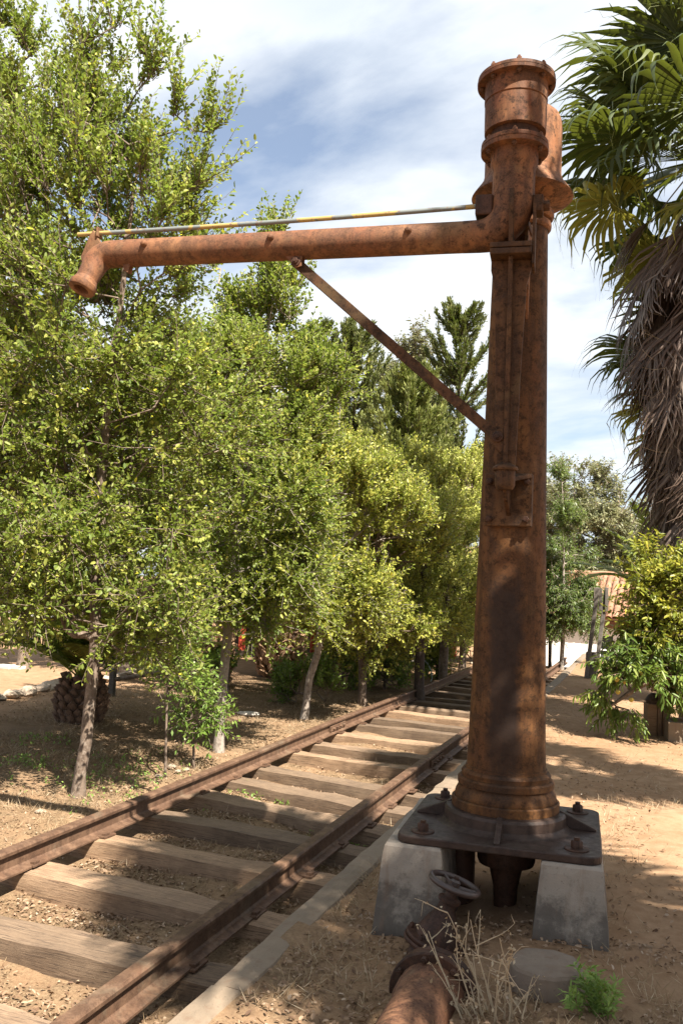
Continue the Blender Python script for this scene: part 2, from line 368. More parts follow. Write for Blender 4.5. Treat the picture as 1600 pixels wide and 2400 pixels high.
class MB:
    """collects shapes for ONE mesh"""
    def __init__(s): s.v = []; s.f = []; s.sm = []
    def add(s, vs, fs, smooth=False):
        b = len(s.v); s.v += [tuple(v) for v in vs]; s.f += [tuple(i + b for i in f) for f in fs]; s.sm += [smooth] * len(fs)
    def box(s, c, size, M3=None):
        x, y, z = (d / 2 for d in size); c = Vector(c)
        vs = [Vector((i, j, k)) for k in (-z, z) for j in (-y, y) for i in (-x, x)]
        if M3 is not None: vs = [M3 @ v for v in vs]
        s.add([v + c for v in vs], [(0, 2, 3, 1), (4, 5, 7, 6), (0, 1, 5, 4), (2, 6, 7, 3), (0, 4, 6, 2), (1, 3, 7, 5)])
    def lathe(s, prof, c=(0, 0, 0), n=40, M3=None, cap0=True, cap1=True, wob=0.0):
        c = Vector(c); vs = []
        for r, z in prof:
            for i in range(n):
                a = 2 * math.pi * i / n
                v = Vector((r * math.cos(a), r * math.sin(a), z))
                if M3 is not None: v = M3 @ v
                vs.append(v + c)
        fs = []
        for j in range(len(prof) - 1):
            for i in range(n):
                k = (i + 1) % n
                fs.append((j * n + i, j * n + k, (j + 1) * n + k, (j + 1) * n + i))
        s.add(vs, fs, True)
        if cap0: s.add(vs[:n][::-1], [tuple(range(n))])
        if cap1: s.add(vs[-n:], [tuple(range(n))])
    def tube(s, pts, rad, n=12, caps=True, smooth=True):
        pts = [Vector(p) for p in pts]
        if isinstance(rad, (int, float)): rad = [rad] * len(pts)
        vs = []; t0 = (pts[1] - pts[0]).normalized()
        a = t0.orthogonal().normalized()
        for i, p in enumerate(pts):
            t = (pts[min(i + 1, len(pts) - 1)] - pts[max(i - 1, 0)]).normalized()
            a = (a - t * a.dot(t)).normalized(); b = t.cross(a)
            for k in range(n):
                an = 2 * math.pi * k / n
                vs.append(p + (a * math.cos(an) + b * math.sin(an)) * rad[i])
        fs = []
        for j in range(len(pts) - 1):
            for i in range(n):
                k = (i + 1) % n
                fs.append((j * n + i, j * n + k, (j + 1) * n + k, (j + 1) * n + i))
        s.add(vs, fs, smooth)
        if caps:
            s.add(vs[:n][::-1], [tuple(range(n))]); s.add(vs[-n:], [tuple(range(n))])
    def prism(s, poly, depth_vec):
        d = Vector(depth_vec); n = len(poly); P = [Vector(p) for p in poly]
        vs = P + [p + d for p in P]
        fs = [tuple(range(n))[::-1], tuple(range(n, 2 * n))] + [(i, (i + 1) % n, n + (i + 1) % n, n + i) for i in range(n)]
        s.add(vs, fs)
    def mesh(s, name, mat):
        me = bpy.data.meshes.new(name); me.from_pydata(s.v, [], s.f)
        me.polygons.foreach_set('use_smooth', s.sm); me.update()
        me.materials.append(M[mat] if isinstance(mat, str) else mat)
        import bmesh
        bm = bmesh.new(); bm.from_mesh(me); bmesh.ops.recalc_face_normals(bm, faces=bm.faces); bm.to_mesh(me); bm.free()
        if any(s.sm): me.set_sharp_from_angle(angle=R(32))
        return me
    def build(s, name, mat, parent=None, loc=None, bevel=0.0, seg=2):
        o = link(name, s.mesh(name, mat), parent, loc)
        if bevel:
            m = o.modifiers.new('bevel', 'BEVEL'); m.width = bevel; m.segments = seg; m.limit_method = 'ANGLE'; m.angle_limit = R(40)
        return o

def hexbolt(mb, c, r=0.02, h=0.025, washer=0.036, ax=(0, 0, 1)):
    M3 = Vector(ax).to_track_quat('Z', 'Y').to_matrix()
    if washer: mb.lathe([(washer, 0), (washer, 0.005), (washer * 0.9, 0.007)], c, 20, M3)
    mb.lathe([(r, 0), (r, h * 0.85), (r * 0.85, h)], c, 6, M3)
    mb.lathe([(r * 0.5, h * 0.9), (r * 0.5, h * 1.35)], c, 10, M3)

def place_copy(src, loc=None, rot=None, scale=None, parent=None, label=None):
    c = src.copy(); COL.objects.link(c)
    if parent is not None: c.parent = parent
    if loc is not None: c.location = loc
    if rot is not None: c.rotation_euler = rot
    if scale is not None: c.scale = scale
    if label: c['label'] = label
    return c

# ------------------------------------------------------------------ ground
def sstep(a, b, x):
    t = np.clip((x - a) / (b - a), 0, 1); return t * t * (3 - 2 * t)
def gz(x, y):
    x = np.asarray(x, float); y = np.asarray(y, float)
    left = -0.16 + 0.10 * sstep(-4.0, -6.0, x) + 0.03 * np.sin(x * 1.3 + 1) * np.cos(y * 0.9) * sstep(-4.0, -5.0, x)
    bed = -0.252 + 0.02 * np.sin(3.1 * x + 1.7 * y) + 0.015 * np.sin(5.3 * y - 2 * x)
    z = np.where(x > -1.53, 0.0, bed)
    z = z + (left - z) * sstep(-3.62, -3.95, x)
    plat = 0.012 * np.sin(1.7 * x + 0.6) * np.sin(1.1 * y) + 0.008 * np.sin(4.1 * x + 2.2 * y)
    z = z + np.where(x > -1.53, plat, 0)
    near = 0.075 * sstep(-1.0, -0.45, x) * sstep(1.5, 3.0, y) * sstep(9.0, 5.5, y)
    fall = -1.7 * sstep(23.0, 24.2, y) * sstep(-5.0, -3.8, x)
    return z + fall + near
def lattice(lo, hi, step): return list(np.arange(lo, hi, step))
xs = sorted(set([-400, -150, -70, -40, -28, -20, -16, -13] + [round(v, 3) for v in lattice(-11, -4.2, 0.25)] + [round(v, 3) for v in lattice(-4.2, -1.7, 0.06)] + [-1.62, -1.56, -1.535, -1.525, -1.49]
            + [round(v, 3) for v in lattice(-1.45, 2.2, 0.08)] + [2.5, 3, 4, 5, 7, 10, 15, 25, 50, 120, 400]))
ys = sorted(set([-300, -80, -30, -10, -4, -1, 0, 1, 2] + [round(v, 3) for v in lattice(2.3, 12, 0.09)] + [round(v, 3) for v in lattice(12, 25, 0.3)] + [26, 28, 30, 33, 37, 42, 50, 60, 80, 120, 300, 900]))
X, Y = np.meshgrid(xs, ys)
Z = gz(X, Y)
jit = np.array([[mnoise.noise(Vector((x * 2.3, y * 2.3, 0))) * 0.018 + mnoise.noise(Vector((x * 7, y * 7, 3))) * 0.010 for x in xs] for y in ys])
Z = Z + jit * (np.abs(X) < 20) * (Y < 40)
V = np.stack([X.ravel(), Y.ravel(), Z.ravel()], 1)
nx, ny = len(xs), len(ys)
ii = (np.arange(ny - 1)[:, None] * nx + np.arange(nx - 1)[None]).ravel()
F = np.stack([ii, ii + 1, ii + nx + 1, ii + nx], 1)
lit = np.where(X < -1.53, 1.0, 0.0) * np.where(Y < 16, 1, 0.4)
lit = lit * (1 - 0.9 * sstep(-6.0, -7.5, X)) + np.where(X >= -1.53, 0.55 * sstep(4.6, 3.4, Y) + 0.35 * sstep(-0.9, -1.5, X), 0)
g = link('ground', np_mesh('ground', V, F, M['dirt'], smooth=True, extra={'litter': lit.ravel()}))
tag(g, kind='structure')
# grey road crossing far on the left
mb = MB(); mb.box((-26, 27.5, 0.0), (36, 3.4, 0.02)); t = NT('road_grey'); t.set('Base Color', t.mix(t.noise(3), (0.16, 0.15, 0.15), (0.22, 0.21, 0.20))); t.set('Roughness', 0.95)
tag(mb.build('road', t.m), kind='structure')

# ------------------------------------------------------------------ kerb
kt = thing('concrete_kerb', 'long weathered concrete kerb dividing the sunken railway track from the dirt path', 'kerb', (-1.52, 2, 0))
yk = 1.2; ki = 0
while yk < 23:
    L = 1.9 + 0.5 * random.random() if yk < 8 else 2.6
    n = int(L / 0.06); pv = []; off = random.uniform(-.006, .006); zt0 = 0.022 + random.uniform(-.008, .008)
    secs = []
    for i in range(n + 1):
        y = yk + (L - 0.012) * i / n
        drift = -0.004 * max(0, y - 9)
        e1 = mnoise.noise(Vector((y * 5, 1.5, 0))) * 0.012 + max(0, mnoise.noise(Vector((y * 3.1, 7, 0))) - 0.25) * 0.035
        e2 = mnoise.noise(Vector((y * 5, 9.5, 0))) * 0.010
        zt = zt0 + mnoise.noise(Vector((y * 4, 4.5, 0))) * 0.006
        x0, x1 = -1.60 + drift + off + e1, -1.445 + drift + off + e2
        secs.append([(x0 - .006, y, -0.33), (x0 - 0.002, y, zt - 0.03), (x0 + 0.012, y, zt - 0.004), ((x0 + x1) / 2, y, zt + .002), (x1 - 0.012, y, zt - 0.002), (x1, y, zt - 0.02), (x1 + .004, y, -0.33)])
    vs = [p for s in secs for p in s]; m = 7
    fs = [(i * m + j, i * m + j + 1, (i + 1) * m + j + 1, (i + 1) * m + j) for i in range(n) for j in range(m - 1)]
    fs += [tuple(range(m)), tuple((n * m + j) for j in range(m))[::-1]]
    mb = MB(); mb.add([(p[0] + 1.52, p[1] - 2, p[2]) for p in vs], fs, False)
    mb.build('kerb_block', 'kerb', kt); yk += L

# ------------------------------------------------------------------ railway track
RX = (-3.455, -1.955)
tr = thing('railway_track', 'old rusty railway track with weathered timber sleepers running past the water crane', 'railway track', (-2.705, 2, -0.14))
rail_prof = [(-.062, 0), (-.062, .010), (-.020, .022), (-.009, .032), (-.009, .100), (-.033, .110), (-.035, .128), (-.028, .140), (.028, .140), (.035, .128), (.033, .110), (.009, .100), (.009, .032), (.020, .022), (.062, .010), (.062, 0)]
for k, x in enumerate(RX):
    mb = MB(); n = len(rail_prof); Ys = [0.6 + i * 0.75 for i in range(31)]
    vs = []
    for yy in Ys:
        dx = 0.006 * math.sin(yy * 0.5 + k * 2); dz = 0.004 * math.sin(yy * 0.8 + k)
        vs += [(x + 2.705 + a + dx, yy - 2, b + dz) for a, b in rail_prof]
    fs = [(i * n + j, i * n + (j + 1) % n, (i + 1) * n + (j + 1) % n, (i + 1) * n + j) for i in range(len(Ys) - 1) for j in range(n)]
    fs += [tuple(range(n)), tuple(range((len(Ys) - 1) * n, len(Ys) * n))[::-1]]
    mb.add(vs, fs)
    rail = mb.build('rail', 'rust_rail', tr)
    # fishplates: bolted joint bars
    for yj, xx in (((10.05, 1),) if k == 0 else ((8.7, -1),)):
        for sd_ in (-1, 1):
            f_ = MB(); f_.box((x + 2.705 + sd_ * 0.019, yj - 2, 0.064), (0.020, 0.52, 0.062))
            for q in (-.18, -.06, .06, .18):
                hexbolt(f_, (x + 2.705 + sd_ * 0.029, yj - 2 + q, 0.064), 0.014, 0.022, 0, (sd_, 0, 0))
            f_.build('joint_bar', 'rust_rail', rail, bevel=0.003)

def sleeper_mesh(seed, L, W, H, worn):
    nX, nW, nH = 34, 5, 4
    pts = []; fs = []
    # ring of a rounded rectangle, swept along X
    ring = []
    for j in range(nW): ring.append((-W / 2 + W * j / (nW - 1), H / 2))
    for j in range(1, nH): ring.append((W / 2, H / 2 - H * j / (nH - 1)))
    for j in range(1, nW): ring.append((W / 2 - W * j / (nW - 1), -H / 2))
    for j in range(1, nH - 1): ring.append((-W / 2, -H / 2 + H * j / (nH - 1)))
    m = len(ring)
    for i in range(nX + 1):
        u = i / nX; x = -L / 2 + L * u
        for a, b in ring:
            d = mnoise.noise(Vector((x * 1.6 + seed * 9.1, a * 9, b * 9))) * 0.010 + mnoise.noise(Vector((x * 5 + seed, a * 26, b * 26))) * 0.009
            edge = (abs(a) > W / 2 - 1e-4) and (b > H / 2 - 1e-4)
            aa = a * (0.975 if edge else 1.0) + d * (1 if a > 0 else -1) * (abs(a) > W / 2 - 1e-4)
            bb = b - (0.005 if edge else 0) + (d if b > 0 else 0) - (worn * max(0, mnoise.noise(Vector((x * 2.5 + seed * 3, a * 14, 1)))) * 0.02 if b > H / 2 - 1e-4 else 0)
            bb += 0.005 * math.sin(seed + u * 3)
            pts.append((x, aa, bb))
    for i in range(nX):
        for j in range(m):
            k = (j + 1) % m
            fs.append((i * m + j, i * m + k, (i + 1) * m + k, (i + 1) * m + j))
    fs += [tuple(range(m)), tuple(range(nX * m, (nX + 1) * m))[::-1]]
    mb = MB(); mb.add(pts, fs, True); me = mb.mesh('sleeper', 'sleeper')
    return me
sl = [(2.45, -2), (3.00, -3.4), (3.74, -2), (4.46, -6.5), (5.15, -5.5), (5.84, -6), (6.47, -11), (7.07, -13), (7.67, -13), (8.56, -10), (9.19, -9.5), (9.93, -8.5), (10.78, -4.6), (11.35, -9.5), (12.09, -7.7), (12.79, -2),
      (13.52, -7), (14.05, -9), (14.85, -9), (15.6, -8), (16.3, -6), (17.0, -7), (17.7, -5), (18.4, -6), (19.1, -6), (19.8, -5), (20.5, -6), (21.2, -6), (21.9, -6)]
for i, (y, a) in enumerate(sl):
    W = 0.205 + 0.03 * random.random()
    L = 2.02 + 0.06 * random.random()
    me = sleeper_mesh(i + 1, L, W, 0.165, 1.0 if i in (2, 6, 7, 8) else 0.4)
    s = link('sleeper', me, tr, (-0.01 + random.uniform(-.02, .02), y - 2 + 0.02, -0.086)); s.rotation_euler = (random.uniform(-.045, .045), random.uniform(-.006, .006), R(a * 0.92)); s.location.z += random.uniform(-.012, .004)
    if y < 14:
        ca = math.cos(R(a))
        for xx in RX:
            dx = (xx + 2.705)
            p = MB(); p.box((0, 0, 0), (0.20, 0.13, 0.014))
            p.box((-0.074, 0.02, 0.014), (0.03, 0.05, 0.016)); p.box((0.074, -0.02, 0.014), (0.03, 0.05, 0.016))
            pl = p.build('tie_plate', 'rust_rail', s, (dx / ca, 0, 0.0795 + 0.012), bevel=0.003)
            pl.rotation_euler = (0, 0, -R(a * 0.92))

# ------------------------------------------------------------------ water crane
CX, CY = -0.672, 4.624            # column axis
PX, PY = -0.667, 4.291            # swinging post axis
PT = 0.44                         # top of the base plate
PROT = R(3.9)
wc = thing('water_crane', 'tall rusty railway water crane with a long horizontal spout arm over the track', 'water crane', (CX, CY, PT), 0)
def rel(p): return Vector(p) - Vector((CX, CY, PT))
C0, P0 = (CX, CY), (PX, PY)
def zc(px, py): return at_axis(px, py, C0).z - PT
def zp(px, py): return at_axis(px, py, P0).z - PT
def rpx(r, px, py, A):
    p = at_axis(px, py, A) - EYE; return r * p.dot(FW) / FPX
Mp = Matrix.Rotation(PROT, 3, 'Z')
# base plate
mb = MB(); hs = 0.465; rc_ = 0.07; poly = []
for qx, qy, a0 in ((1, -1, -90), (1, 1, 0), (-1, 1, 90), (-1, -1, 180)):
    for k in range(7):
        a = R(a0 + 15 * k); poly.append(Vector((qx * (hs - rc_) + rc_ * math.cos(a), qy * (hs - rc_) + rc_ * math.sin(a), -0.036)))
mb.prism([Mp @ p for p in poly], (0, 0, 0.036))
plate = mb.build('base_plate', 'rust_plate', wc, bevel=0.006)
for qx, qy in ((-1, -1), (-1, 1), (1, 1), (1, -1)):
    b = MB(); hexbolt(b, (0, 0, 0.0), 0.027, 0.040, 0.056)
    b.build('bolt', 'rust_dark', plate, Mp @ Vector((qx * 0.354, qy * 0.357, 0.0)), bevel=0.001)
for k in range(4):   # ribs
    rb = MB(); Mk = Matrix.Rotation(PROT + k * math.pi / 2, 3, 'Z')
    rb.prism([Mk @ Vector((0.27, -0.014, 0.0)), Mk @ Vector((0.27, -0.014, 0.085)), Mk @ Vector((0.445, -0.014, 0.010)), Mk @ Vector((0.445, -0.014, 0.0))], Mk @ Vector((0, 0.028, 0)))
    rb.build('rib', 'rust_plate', wc, bevel=0.004)
# moulded foot
mb = MB(); mb.lathe([(0.350, -0.002), (0.318, 0.006), (0.304, 0.018), (0.302, 0.060), (0.292, 0.073), (0.270, 0.077), (0.24, 0.072)], n=64); mb.build('foot_ring', 'rust_plate', wc)
mb = MB(); mb.lathe([(0.255, 0.060), (0.267, 0.078), (0.268, 0.116), (0.262, 0.121), (0.252, 0.121), (0.254, 0.130), (0.249, 0.152), (0.238, 0.172), (0.230, 0.178), (0.228, 0.183), (0.240, 0.188), (0.240, 0.214), (0.232, 0.222), (0.221, 0.224), (0.221, 0.232), (0.224, 0.245), (0.214, 0.258), (0.203, 0.262), (0.203, 0.276), (0.195, 0.278)], n=64)
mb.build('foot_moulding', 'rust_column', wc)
# column shaft (tapered)
z_ring = zc(1231, 520)
r_bot, r_top = 0.196, rpx(61, 1231, 560, C0)
prof = [(0.197, 0.262), (0.197, 0.285)]
for k in range(1, 25):
    u = k / 24; prof.append((r_bot + (r_top - r_bot) * (u ** 0.9), 0.285 + (z_ring - 0.285) * u))
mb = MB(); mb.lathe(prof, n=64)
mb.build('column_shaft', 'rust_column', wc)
# neck rings, flared cap and air vessel
zr1 = zc(1231, 533); zr2 = zc(1231, 508); rr = rpx(75, 1231, 515, C0)
mb = MB()
for zq, q in ((zr1, rr * 0.93), (zr2, rr)):
    mb.lathe([(r_top * 0.9, zq - 0.03), (q - 0.012, zq - 0.028), (q - 0.002, zq - 0.016), (q, zq), (q - 0.002, zq + 0.012), (q - 0.014, zq + 0.022), (r_top * 0.9, zq + 0.024)], n=56)
mb.build('neck_ring', 'rust_orange', wc)
zf = zc(1231, 466); rf = rpx(117, 1231, 466, C0); rv = rpx(88, 1231, 380, C0)
zt = zc(1231, 300)
mb = MB(); mb.lathe([(r_top * 1.02, zr2 + 0.01), (r_top * 1.06, zf - 0.035), (rf * 0.75, zf - 0.020), (rf - 0.008, zf - 0.006), (rf, zf), (rf - 0.006, zf + 0.010), (rf * 0.93, zf + 0.028), (rf * 0.84, zf + 0.060), (rv * 1.03, zf + 0.088), (rv, zf + 0.12)], n=64)
mb.build('flared_cap', 'rust_orange', wc)
mb = MB(); mb.lathe([(rv, zf + 0.10), (rv, zt - 0.02), (rv * 0.985, zt + 0.015), (rv * 0.93, zt + 0.045), (rv * 0.8, zt + 0.07), (rv * 0.5, zt + 0.088), (0.01, zt + 0.094)], n=64)
mb.build('air_vessel', 'rust_orange', wc)

# --- head of the swinging post (axis P0)
pv = Vector((PX - CX, PY - CY, 0))
def lat(mb, prof, n=48): mb.lathe(prof, pv, n)
z_cap = zp(1213, 204); r_cap = rpx(90, 1213, 204, P0)
r_cyl = rpx(72, 1212, 260, P0); z_cylb = zp(1210, 316)
z_f2 = zp(1206, 362); r_f2 = rpx(78, 1206, 350, P0)
r_pipe = rpx(49, 1205, 430, P0); r_col = rpx(55, 1205, 400, P0)
z_arm = zp(1150, 552)
r_arm = rpx(36.7, 1150, 552, P0)
mb = MB(); lat(mb, [(r_cyl * 0.9, z_cap - 0.002), (r_cap, z_cap), (r_cap + 0.001, z_cap + 0.016), (r_cap - 0.003, z_cap + 0.0165), (r_cap - 0.003, z_cap + 0.019), (r_cap, z_cap + 0.0195), (r_cap - 0.002, z_cap + 0.036), (r_cap * 0.9, z_cap + 0.044), (r_cap * 0.5, z_cap + 0.052), (0.01, z_cap + 0.054)], 64)
capf = mb.build('top_cap', 'rust_head', wc)
for k in range(8):
    a = R(12 + 45 * k); b = MB(); c_ = pv + Vector((math.cos(a), math.sin(a), 0)) * (r_cap * 0.88)
    hexbolt(b, (0, 0, 0.036), 0.013, 0.020, 0); b.build('bolt', 'rust_head', capf, c_ + Vector((0, 0, z_cap)))
    b = MB(); hexbolt(b, (0, 0, 0.0), 0.012, 0.016, 0, (0, 0, -1)); b.build('nut', 'rust_head', capf, c_ + Vector((0, 0, z_cap)))
mb = MB(); hh = z_cap - z_cylb
lat(mb, [(r_cyl * 0.80, z_cylb), (r_cyl * 0.98, z_cylb), (r_cyl * 0.985, z_cylb + 0.02), (r_cyl * 0.995, z_cylb + hh * 0.60), (r_cyl * 0.97, z_cylb + hh * 0.61), (r_cyl * 0.97, z_cylb + hh * 0.625), (r_cyl * 1.01, z_cylb + hh * 0.635), (r_cyl * 1.01, z_cap - 0.001)], 64)
mb.build('valve_barrel', 'rust_head', wc)
mb = MB(); lat(mb, [(r_cyl * 0.80, z_f2 + 0.03), (r_cyl * 0.80, z_cylb + 0.005)], 40); mb.build('neck', 'rust_dark', wc)
mb = MB(); lat(mb, [(r_col, z_f2 - 0.002), (r_f2 * 0.995, z_f2), (r_f2, z_f2 + 0.021), (r_f2 - 0.003, z_f2 + 0.0215), (r_f2 - 0.003, z_f2 + 0.0245), (r_f2, z_f2 + 0.025), (r_f2 - 0.002, z_f2 + 0.046), (r_cyl * 0.78, z_f2 + 0.047)], 60)
fl = mb.build('flange', 'rust_head', wc)
for k in range(6):
    a = R(-82 + 60 * k); b = MB(); hexbolt(b, (0, 0, 0.046), 0.013, 0.020, 0)
    n_ = MB(); hexbolt(n_, (0, 0, 0.0), 0.013, 0.018, 0, (0, 0, -1)); n_.build('nut', 'rust_head', fl, pv + Vector((math.cos(a), math.sin(a), 0)) * (r_f2 * 0.86) + Vector((0, 0, z_f2)))
    b.build('bolt', 'rust_head', fl, pv + Vector((math.cos(a), math.sin(a), 0)) * (r_f2 * 0.86) + Vector((0, 0, z_f2)))
# upright pipe and elbow into the arm: one swept casting
e_l = at_z(262, 596, z_arm + PT); e_l = rel(e_l)
A0 = pv + Vector((0, 0, z_arm))
adir = (Vector((e_l.x, e_l.y, z_arm)) - A0).normalized()
adp = Vector((-adir.y, adir.x, 0)).normalized()
if adp.y > 0: adp = -adp            # points to the camera side
mb = MB(); lat(mb, [(r_col, z_f2 - 0.0), (r_col, z_f2 - 0.055), (r_col * 0.97, z_f2 - 0.068), (r_pipe, z_f2 - 0.085), (r_pipe, z_f2 - 0.12)]); mb.build('collar', 'rust_head', wc)
mb = MB(); pts = []; rad = []; Rb = 0.16
pts = [pv + Vector((0, 0, z_f2 - 0.09)), pv + Vector((0, 0, z_arm + Rb + 0.02))]
rad = [r_pipe, r_pipe]
for k in range(9):
    a = R(90 * k / 8)
    pts.append(pv + Vector((0, 0, z_arm + Rb)) + adir * (Rb * (1 - math.cos(a))) + Vector((0, 0, -Rb * math.sin(a))))
    rad.append(r_pipe + (r_arm * 1.02 - r_pipe) * k / 8)
pts.append(A0 + adir * (Rb + 0.08)); rad.append(r_arm * 1.004)
mb.tube(pts, rad, 36)
mb.build('head_pipe', 'rust_head', wc)
# pad, web and side cheek under the elbow
zpad = zp(1190, 590)
def slab(mb, c, lx, ly, lz): mb.box(c, (lx, ly, lz), Matrix((adir.xyz, adp.xyz, (0, 0, 1))).transposed())
hw = rpx(47, 1190, 590, P0)
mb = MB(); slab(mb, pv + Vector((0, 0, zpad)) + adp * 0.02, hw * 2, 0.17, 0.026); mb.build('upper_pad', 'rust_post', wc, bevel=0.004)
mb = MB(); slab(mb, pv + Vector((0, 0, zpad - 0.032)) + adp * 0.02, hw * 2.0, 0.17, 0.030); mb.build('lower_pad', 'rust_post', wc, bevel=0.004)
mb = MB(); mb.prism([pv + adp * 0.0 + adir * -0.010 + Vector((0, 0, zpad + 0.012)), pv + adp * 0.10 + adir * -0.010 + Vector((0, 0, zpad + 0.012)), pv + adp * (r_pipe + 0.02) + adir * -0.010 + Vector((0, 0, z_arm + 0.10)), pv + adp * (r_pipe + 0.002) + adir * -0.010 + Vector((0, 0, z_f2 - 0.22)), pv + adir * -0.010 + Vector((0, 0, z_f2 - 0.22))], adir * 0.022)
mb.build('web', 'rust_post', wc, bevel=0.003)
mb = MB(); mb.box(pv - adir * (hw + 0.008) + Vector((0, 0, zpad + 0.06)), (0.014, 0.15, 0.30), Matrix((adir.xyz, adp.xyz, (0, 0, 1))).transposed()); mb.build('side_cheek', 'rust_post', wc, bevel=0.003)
# clamp lugs either side of the pipe, with rod boss and nut
zl = zp(1150, 486)
mb = MB(); mb.box(pv + adir * (r_pipe + 0.035) + Vector((0, 0, zl)), (0.085, 0.10, 0.105), Matrix((adir.xyz, adp.xyz, (0, 0, 1))).transposed()); mb.build('rod_boss', 'rust_dark', wc, bevel=0.008)
mb = MB(); mb.box(pv - adir * (r_pipe + 0.018) + Vector((0, 0, zl - 0.005)), (0.05, 0.09, 0.085), Matrix((adir.xyz, adp.xyz, (0, 0, 1))).transposed())
mb.lathe([(0.026, 0), (0.026, 0.03)], pv - adir * (r_pipe + 0.043) + Vector((0, 0, zl - 0.005)), 6, (-adir).to_track_quat('Z', 'Y').to_matrix()); mb.build('clamp_lug', 'rust_post', wc, bevel=0.004)

# --- arm
AE = Vector((e_l.x, e_l.y, z_arm))
mb = MB(); n = 22; L = (AE - A0).length
pts = [A0 + adir * (Rb + 0.03 + (L - Rb - 0.03) * k / n) for k in range(n + 1)]
rad = [r_arm * (1.0 - 0.05 * k / n) for k in range(n + 1)]
nz_dir = (Vector((0, 0, -1)) * 0.90 + adir * 0.24 + adp * 0.32).normalized()
re = 0.085
for k in range(1, 11):      # end elbow
    a = k / 10
    d0 = adir; th = a * math.acos(max(-1, min(1, adir.dot(nz_dir))))
    ax = adir.cross(nz_dir).normalized()
    cen = AE + ax.cross(adir).normalized() * re
    v = AE - cen; v = Matrix.Rotation(th, 3, ax) @ v
    pts.append(cen + v); rad.append(r_arm * (0.95 - 0.06 * a))
end = pts[-1]
pts.append(end + nz_dir * 0.06); rad.append(r_arm * 0.80); pts.append(end + nz_dir * 0.135); rad.append(r_arm * 0.76)
mb.tube(pts, rad, 40, caps=False)
arm = mb.build('spout_arm', 'rust_arm', wc)
NE = pts[-1]
Mn = nz_dir.to_track_quat('Z', 'Y').to_matrix()
rn = r_arm * 0.76
mb = MB(); mb.lathe([(rn, -0.03), (rn * 1.16, 0.0), (rn * 1.27, 0.008), (rn * 1.28, 0.034), (rn * 1.2, 0.042), (rn * 0.72, 0.042), (rn * 0.68, 0.034), (rn * 0.68, -0.10)], NE, 40, Mn, cap0=False, cap1=True)
mb.build('nozzle', 'rust_arm', wc)
# bumps on the arm
for px_, py_ in ((351, 583), (643, 562), (961, 541)):
    d = ray(px_, py_).normalized(); o = rel(EYE)
    # nearest point of the arm axis to the view ray
    w0 = o - A0; b_ = d.dot(adir); dd = d.dot(w0); ee = adir.dot(w0)
    s_ = (ee - b_ * dd) / (1 - b_ * b_)
    c_ = A0 + adir * s_
    out = (adp * 0.95 + Vector((0, 0, 0.25))).normalized()
    b = MB(); b.lathe([(0.020, 0), (0.019, 0.012), (0.012, 0.022), (0.004, 0.025)], c_ + out * (r_arm * 0.93), 12, out.to_track_quat('Z', 'Y').to_matrix())
    b.build('stud', 'rust_arm', arm)
# gusset on the outer side of the end elbow, carrying the rod
def onarm(px_, py_):       # point on the upright plane that holds the arm axis
    n_ = adp; d = ray(px_, py_); o = rel(EYE); k = (A0 - o).dot(n_) / d.dot(n_); return o + d * k
g_ = [onarm(*p) for p in ((236, 566), (222, 540), (214, 552), (192, 604), (200, 640), (240, 640), (262, 600))]
mb = MB(); mb.prism([p - adp * 0.014 for p in g_], adp * 0.028); mb.build('elbow_gusset', 'rust_arm', wc, bevel=0.004)
r0 = pv + adir * (r_pipe + 0.06) + Vector((0, 0, zl + 0.012)); r1 = onarm(184, 550)
mb = MB(); mb.tube([r0.lerp(r1, k / 6) + Vector((0, 0, -0.008 * math.sin(math.pi * k / 6))) for k in range(7)], 0.0125, 14); mb.build('tie_rod', 'rod', wc)
mb = MB(); q_ = onarm(233, 546); mb.box(q_, (0.012, 0.05, 0.055)); mb.build('rod_lug', 'rust_arm', wc, bevel=0.003)
q_ = onarm(298, 632)
mb = MB()
for s_ in (-1, 1): mb.prism([q_ + adp * (0.018 * s_) + Vector((-0.02, 0, 0.04)), q_ + adp * (0.018 * s_) + Vector((0.035, 0, 0.045)), q_ + adp * (0.018 * s_) + Vector((0.02, 0, -0.025)), q_ + adp * (0.018 * s_) + Vector((-0.002, 0, -0.015))], adp * 0.008)
mb.build('chain_lug', 'rust_arm', wc)
# brace
b0, b1 = onarm(697, 618), onarm(1166, 1026)
off = adp * 0.030
mb = MB()
for s_ in (-1, 1):
    mb.prism([onarm(668, 600) + adp * (0.022 * s_), onarm(712, 598) + adp * (0.022 * s_), onarm(710, 628) + adp * (0.022 * s_), onarm(696, 632) + adp * (0.022 * s_)], adp * 0.010)
mb.build('brace_bracket', 'rust_arm', wc)
bd = (b1 - b0).normalized(); bn = bd.cross(adp).normalized()
mb = MB(); mb.box((b0 + b1) / 2, ((b1 - b0).length + 0.05, 0.052, 0.016), Matrix((bd, bn, adp)).transposed()); br = mb.build('brace_bar', 'rust_post', wc, bevel=0.003)
for q_ in (b0, b1):
    b = MB(); hexbolt(b, q_ + adp * 0.032, 0.017, 0.022, 0.026, adp); b.lathe([(0.012, -0.05), (0.012, 0.03)], q_, 10, adp.to_track_quat('Z', 'Y').to_matrix()); b.build('bolt', 'rust_dark', br)
